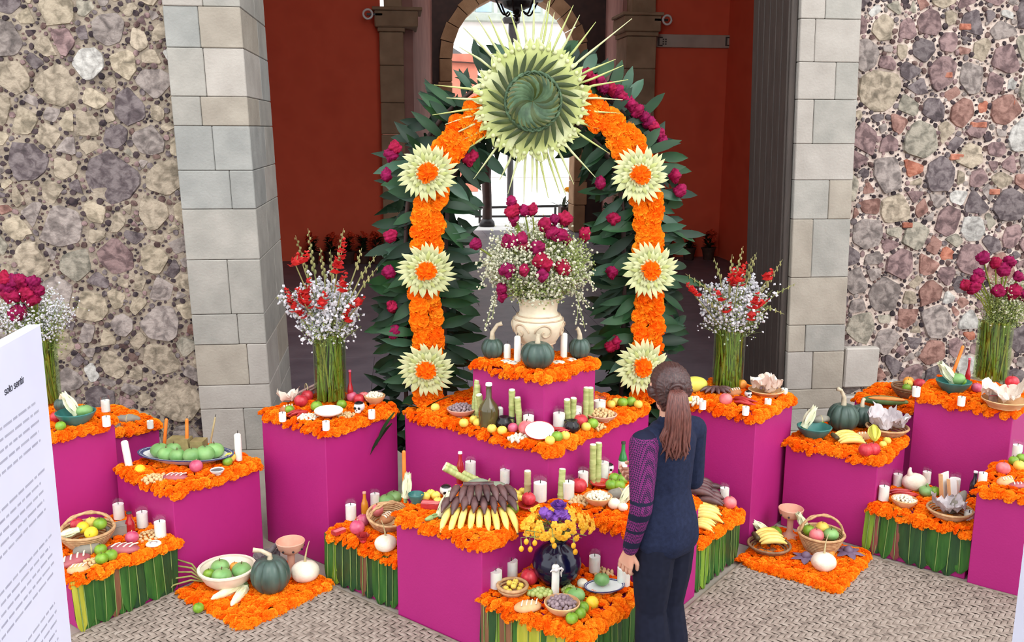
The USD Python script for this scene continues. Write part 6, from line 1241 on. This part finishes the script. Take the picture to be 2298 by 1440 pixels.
while z > .25:                               # lines too small to read: word-length strokes
    if k % 7 == 6: z -= .028; k += 1; continue
    y = yr-.86; end = yr-R.uniform(0, .04) if (k+1) % 7 != 6 else yr-R.uniform(.2, .5)
    while y < end:
        L_ = R.uniform(.012, .05); ms.append(box(XL, XL+.0006, y, min(y+L_, end), z, z+.0055)); y += L_+.008
    z -= .0235; k += 1
obj('text_lines', cat(ms), 'ink_grey', pn, False, kind='stuff')
for dy in (.15, .85): obj('foot', box(XL-.2, XL+.17, a[1]-dy-.04, a[1]-dy+.04, 0, .03, .004), 'steel', pn, 25)
q = onx(2287, 1300, 1.19)
p2 = thing('text_panel', 'white panel of which only a strip shows at the right edge', 'panel')
obj('board', box(1.19, 1.22, q[1]-1.0, q[1], .03, 2.15, .002), 'panel_white', p2, 25)
for dy in (.15, .85): obj('foot', box(1.04, 1.38, q[1]-dy-.04, q[1]-dy+.04, 0, .03, .004), 'steel', p2, 25)

# ---------------------------------------------------------------- the woman
L2('skin', (196, 140, 116), (212, 160, 136), .5, 10, sss=.15); L2('navy_knit', (22, 28, 50), (30, 37, 62), .85, 60, spec=.2, bump=.0006); L2('trouser', (15, 18, 34), (22, 25, 42), .85, 40, spec=.2); L2('shoe', (20, 20, 24), (34, 32, 36), .5); L2('hair_brown', (66, 32, 28), (122, 70, 60), .45, 26, stretch=(9, 9, .6), spec=.6); L2('hair_dark', (44, 24, 24), (78, 44, 40), .45, 26, stretch=(9, 9, .6), spec=.6); L2('lip', (170, 90, 88), (180, 100, 96), .5); L2('eye_white', (226, 222, 216), (232, 228, 224), .3)
ramp = [(0, 0)]
for lo, hi in ((.765, .80), (.835, .885), (.90, .95), (.985, 1.03), (1.045, 1.315)): ramp += [(lo-.0001, 0), (lo, 1), (hi, 1), (hi+.0001, 0)]
rp = [((t-.7)/.65, (v, v, v)) for t, v in ramp[1:]]
LOOK['sleeve_knit'] = usdkit.material(stage, '/World/Looks/sleeve_knit', {
    'g': ('geometry', {}), 's': ('separate_xyz', {}), 'm': ('map_range', {'from_min': .7, 'from_max': 1.35, 'to_min': 0.0, 'to_max': 1.0}), 'r': ('rgb_ramp', {'ramp': rp}),
    'mp': ('mapping', {'rotation': (.6, .3, .75)}), 'ck': ('checker_texture', {'scale': 150.0, 'color1': (1, 1, 1), 'color2': (.05, .05, .05)}), 'x': ('mix', {'mix_type': 'multiply', 'fac': 1.0}),
    'c': ('mix', {'color1': c(24, 26, 48), 'color2': c(118, 38, 100)}), 'p': ('principled_bsdf', {'roughness': .8, 'specular_ior_level': .2})},
    [('g.position', 's.vector'), ('s.z', 'm.value'), ('m.result', 'r.fac'), ('g.position', 'mp.vector'), ('mp.vector', 'ck.vector'), ('r.color', 'x.color1'), ('ck.color', 'x.color2'), ('x.color', 'c.fac'), ('c.color', 'p.base_color')], surface='p.BSDF')

def sph(p, r): return ball(r, n=12, k=9)[0]+np.asarray(p, float)
def bone(*js):
    return m3.Manifold.hull_points(np.vstack([sph(p, r) for p, r in js]))
def chain(js): return [bone(js[i], js[i+1]) for i in range(len(js)-1)]
def skin_of(parts, edge, it=10):
    m = parts[0]
    for q in parts[1:]: m = m+q
    m = m.refine_to_length(edge).to_mesh(); t = trimesh.Trimesh(np.array(m.vert_properties[:, :3]), np.array(m.tri_verts), process=True)
    if it: trimesh.smoothing.filter_taubin(t, iterations=it)
    return np.array(t.vertices), np.array(t.faces)
def slab(z, w, d, r, y=0): return [((s*(w-r), y, z), r) for s in (-1, 1)]+[((s*(w-r)*.45, y+t*(d-r), z), r) for s in (-1, 1) for t in (-1, 1)]
def torso(g): # g: extra thickness
    L = [slab(.80, .158+g, .115+g, .08, -.012), slab(.9, .156+g, .112+g, .08, -.01), slab(1.03, .12+g, .09+g, .07, 0), slab(1.16, .14+g, .1+g, .07, .005), slab(1.25, .155+g, .095+g, .07, 0), slab(1.305, .12+g, .07+g, .05, -.005)]
    return [bone(*L[i], *L[i+1]) for i in range(len(L)-1)]
LS, LE, LW = (-.172, -.005, 1.275), (-.215, -.04, 1.005), (-.195, .035, .775)
RS, RE, RW = (.172, -.005, 1.275), (.205, .01, 1.02), (.075, .195, 1.03)
def hand(W, d, palm_n, side):
    """Palm and five bent fingers: W wrist, d along the hand, palm_n out of the palm; side +1 puts the thumb on d x palm_n."""
    W, d, n = np.array(W), np.array(d, float), np.array(palm_n, float); d /= np.linalg.norm(d); n -= d*(n @ d); n /= np.linalg.norm(n); s = np.cross(d, n)*side
    out = [bone((W, .024), (W+d*.02+s*.016, .015), (W+d*.02-s*.016, .015), (W+d*.075+s*.028, .011), (W+d*.07-s*.028, .0105))]
    for k, (o, L_) in enumerate(((.028, .066), (.0095, .074), (-.0095, .069), (-.027, .054))):
        b = W+d*.075+s*o; j1 = b+d*L_*.45+n*L_*.12; j2 = j1+d*L_*.26+n*L_*.24; j3 = j2+d*L_*.1+n*L_*.26
        out += chain([(b, .0095), (j1, .0088), (j2, .0078), (j3, .0068)])
    b = W+d*.025+s*.022+n*.006; out += chain([(b, .012), (b+d*.03+s*.024+n*.012, .0105), (b+d*.062+s*.026+n*.024, .0085)])
    return out
def leg(s, k, hem): return [((s*.068, -.012, .82), .085*k), ((s*.07, .005, .62), .084*k), ((s*.062, .012, .45), .066*k), ((s*.062, -.008, .28), hem*.066), ((s*.064, -.01, .09), hem*.054)]
HC = np.array([0, .012, 1.492])
bd = torso(-.012)
bd += chain(leg(-1, .9, .9))+chain(leg(1, .9, .9))+[bone(((s*.066, -.03, .05), .032), ((s*.07, .1, .03), .024), ((s*.075, .15, .025), .018)) for s in (-1, 1)]
bd += chain([(LS, .044), (LE, .037), (LW, .025)])+chain([(RS, .044), (RE, .037), (RW, .025)])
bd += [bone(((0, -.012, 1.3), .058), ((0, -.004, 1.41), .047)), bone((HC+[0, -.01, .03], .083), (HC+[0, .018, .02], .08), (HC+[0, .03, -.06], .05)), bone((HC+[0, .045, -.075], .03), (HC+[0, .03, -.03], .055)), bone((HC+[0, .1, -.022], .011), (HC+[0, .088, .012], .009)), bone((HC+[-.03, .08, .02], .016), (HC+[.03, .08, .02], .016))]
for s in (-1, 1): bd += [bone((HC+[s*.079, -.008, -.002], .012), (HC+[s*.082, -.016, .025], .013), (HC+[s*.076, .0, -.03], .008))]
bd += hand(LW, (-.06, .25, -1), (1, .2, .1), 1)+hand(RW, (-.9, .35, .0), (0, -.5, .6), 1)
wpos = np.array([.385, 3.885, 0]); TURN = 34
wm = thing('person', 'woman with ponytail in navy jumper and dark trousers looking at the altar', 'person', wpos, (0, 0, TURN))
HT = -36
def head(m): return mv(m, r=(0, 0, HT))
bv, bf = skin_of(bd, .009, 12); k_ = np.clip((bv[:, 2]-1.36)/.07, 0, 1)[:, None]; bv = bv*(1-k_)+(bv @ rot(0, 0, HT).T)*k_
obj('body', (bv, bf), 'skin', wm)
sw = torso(.008)+[bone(*slab(.815, .176, .13, .07, -.012), *slab(.88, .17, .126, .078, -.012))]+[bone((RS, .062), ((.12, -.005, 1.285), .062))]+[bone((LS, .06), ((-.11, -.005, 1.285), .062))]+chain([(RS, .06), (RE, .05), ((.1, .165, 1.028), .038)])+[bone(((0, -.012, 1.31), .066), ((0, -.01, 1.345), .06))]
obj('jumper', skin_of(sw, .014, 16), 'navy_knit', wm)
mid = lambda a, b, t: tuple(np.array(a)*(1-t)+np.array(b)*t)
obj('patterned_sleeve', skin_of(chain([(mid(LS, (0, 0, 1.29), .12), .064), (LS, .066), (mid(LS, LE, .5), .06), (LE, .05), (mid(LE, LW, .6), .041), (mid(LE, LW, .93), .036)]), .012, 10), 'sleeve_knit', wm, label='magenta patterned knitted sleeve')
obj('trousers', skin_of(chain(leg(-1, 1.1, 1.3))+chain(leg(1, 1.1, 1.3))+[bone(*slab(.79, .158, .112, .08, -.012), *slab(.85, .154, .108, .08, -.01))], .014, 10), 'trouser', wm)
for s in (-1, 1): obj('shoe', skin_of([bone(((s*.066, -.045, .045), .042), ((s*.066, .03, .045), .042)), bone(((s*.066, .03, .04), .042), ((s*.075, .14, .03), .03)), bone(((s*.066, -.05, .012), .012), ((s*.075, .15, .012), .012), ((s*.04, .1, .012), .012), ((s*.1, .1, .012), .012))], .012, 6), 'shoe', wm)
# hair: a combed cap, and a full ponytail
hc = skin_of([bone((HC+[0, -.022, .03], .09), (HC+[0, .012, .036], .086), (HC+[0, -.03, -.012], .077)), bone((HC+[0, -.03, -.02], .07), (HC+[0, -.03, -.06], .05)), bone((HC+[-.06, -.006, -.002], .043), (HC+[.06, -.006, -.002], .043), (HC+[0, -.04, 0], .05))], .007, 8)
v = hc[0]; kp = HC+[0, -.1, .035]; r_ = v-kp; an = np.arctan2(r_[:, 0], r_[:, 2]); nn = v-HC; nn /= np.linalg.norm(nn, axis=1)[:, None]
v = v+nn*(.0022*np.sin(an*46)+.0015*np.sin(an*29+1.3))[:, None]; obj('hair', head((v, hc[1])), 'hair_dark', wm)
obj('hair_tie', head(mv(tube([(.026*math.cos(t), 0, .026*math.sin(t)) for t in np.linspace(0, 2*PI, 19)], .008, 7, False), HC+[0, -.116, .03], (25, 0, 0))), 'hair_dark', wm)
rs = np.random.RandomState(9); ms = []
for k in range(150):
    a = rs.uniform(0, 2*PI); q = math.sqrt(rs.rand()); x, y = q*math.cos(a), q*math.sin(a); e = rs.uniform(.8, 1.08)
    p = [HC+[x*.02, -.108+y*.008, .03+y*.018], HC+[x*.036, -.142+y*.022, .012], HC+[x*.05+.003, -.15+y*.03, -.07], HC+[x*.054+.006, -.14+y*.03, -.14*e], HC+[x*.058+.012*rs.randn(), -.128+y*.03, -.225*e], HC+[x*.06+.014*rs.randn(), -.122+y*.03, -.27*e]]
    t_ = np.linspace(0, 1, 11); P_ = np.stack([np.interp(t_, np.linspace(0, 1, 6), np.array(p)[:, j]) for j in range(3)], 1)
    ms.append(tube(P_, np.array([.005, .008, .009, .009, .0088, .0085, .008, .0075, .0065, .005, .0012]), 5))
obj('ponytail', head(cat(ms)), 'hair_brown', wm)
for s in (-1, 1):
    obj('eye', head(mv(ball(.011, .009, .009, 10, 7), HC+[s*.031, .088, .006])), 'eye_white', wm); obj('iris', head(mv(ball(.005, .003, .005, 8, 5), HC+[s*.031, .0965, .006])), 'hair_dark', wm)
    obj('eyebrow', head(tube([HC+[s*.016, .098, .026], HC+[s*.032, .097, .031], HC+[s*.046, .087, .026]], .003, 5)), 'hair_dark', wm)
obj('lips', head(mv(ball(.019, .007, .007, 12, 7), HC+[0, .083, -.058])), 'lip', wm)
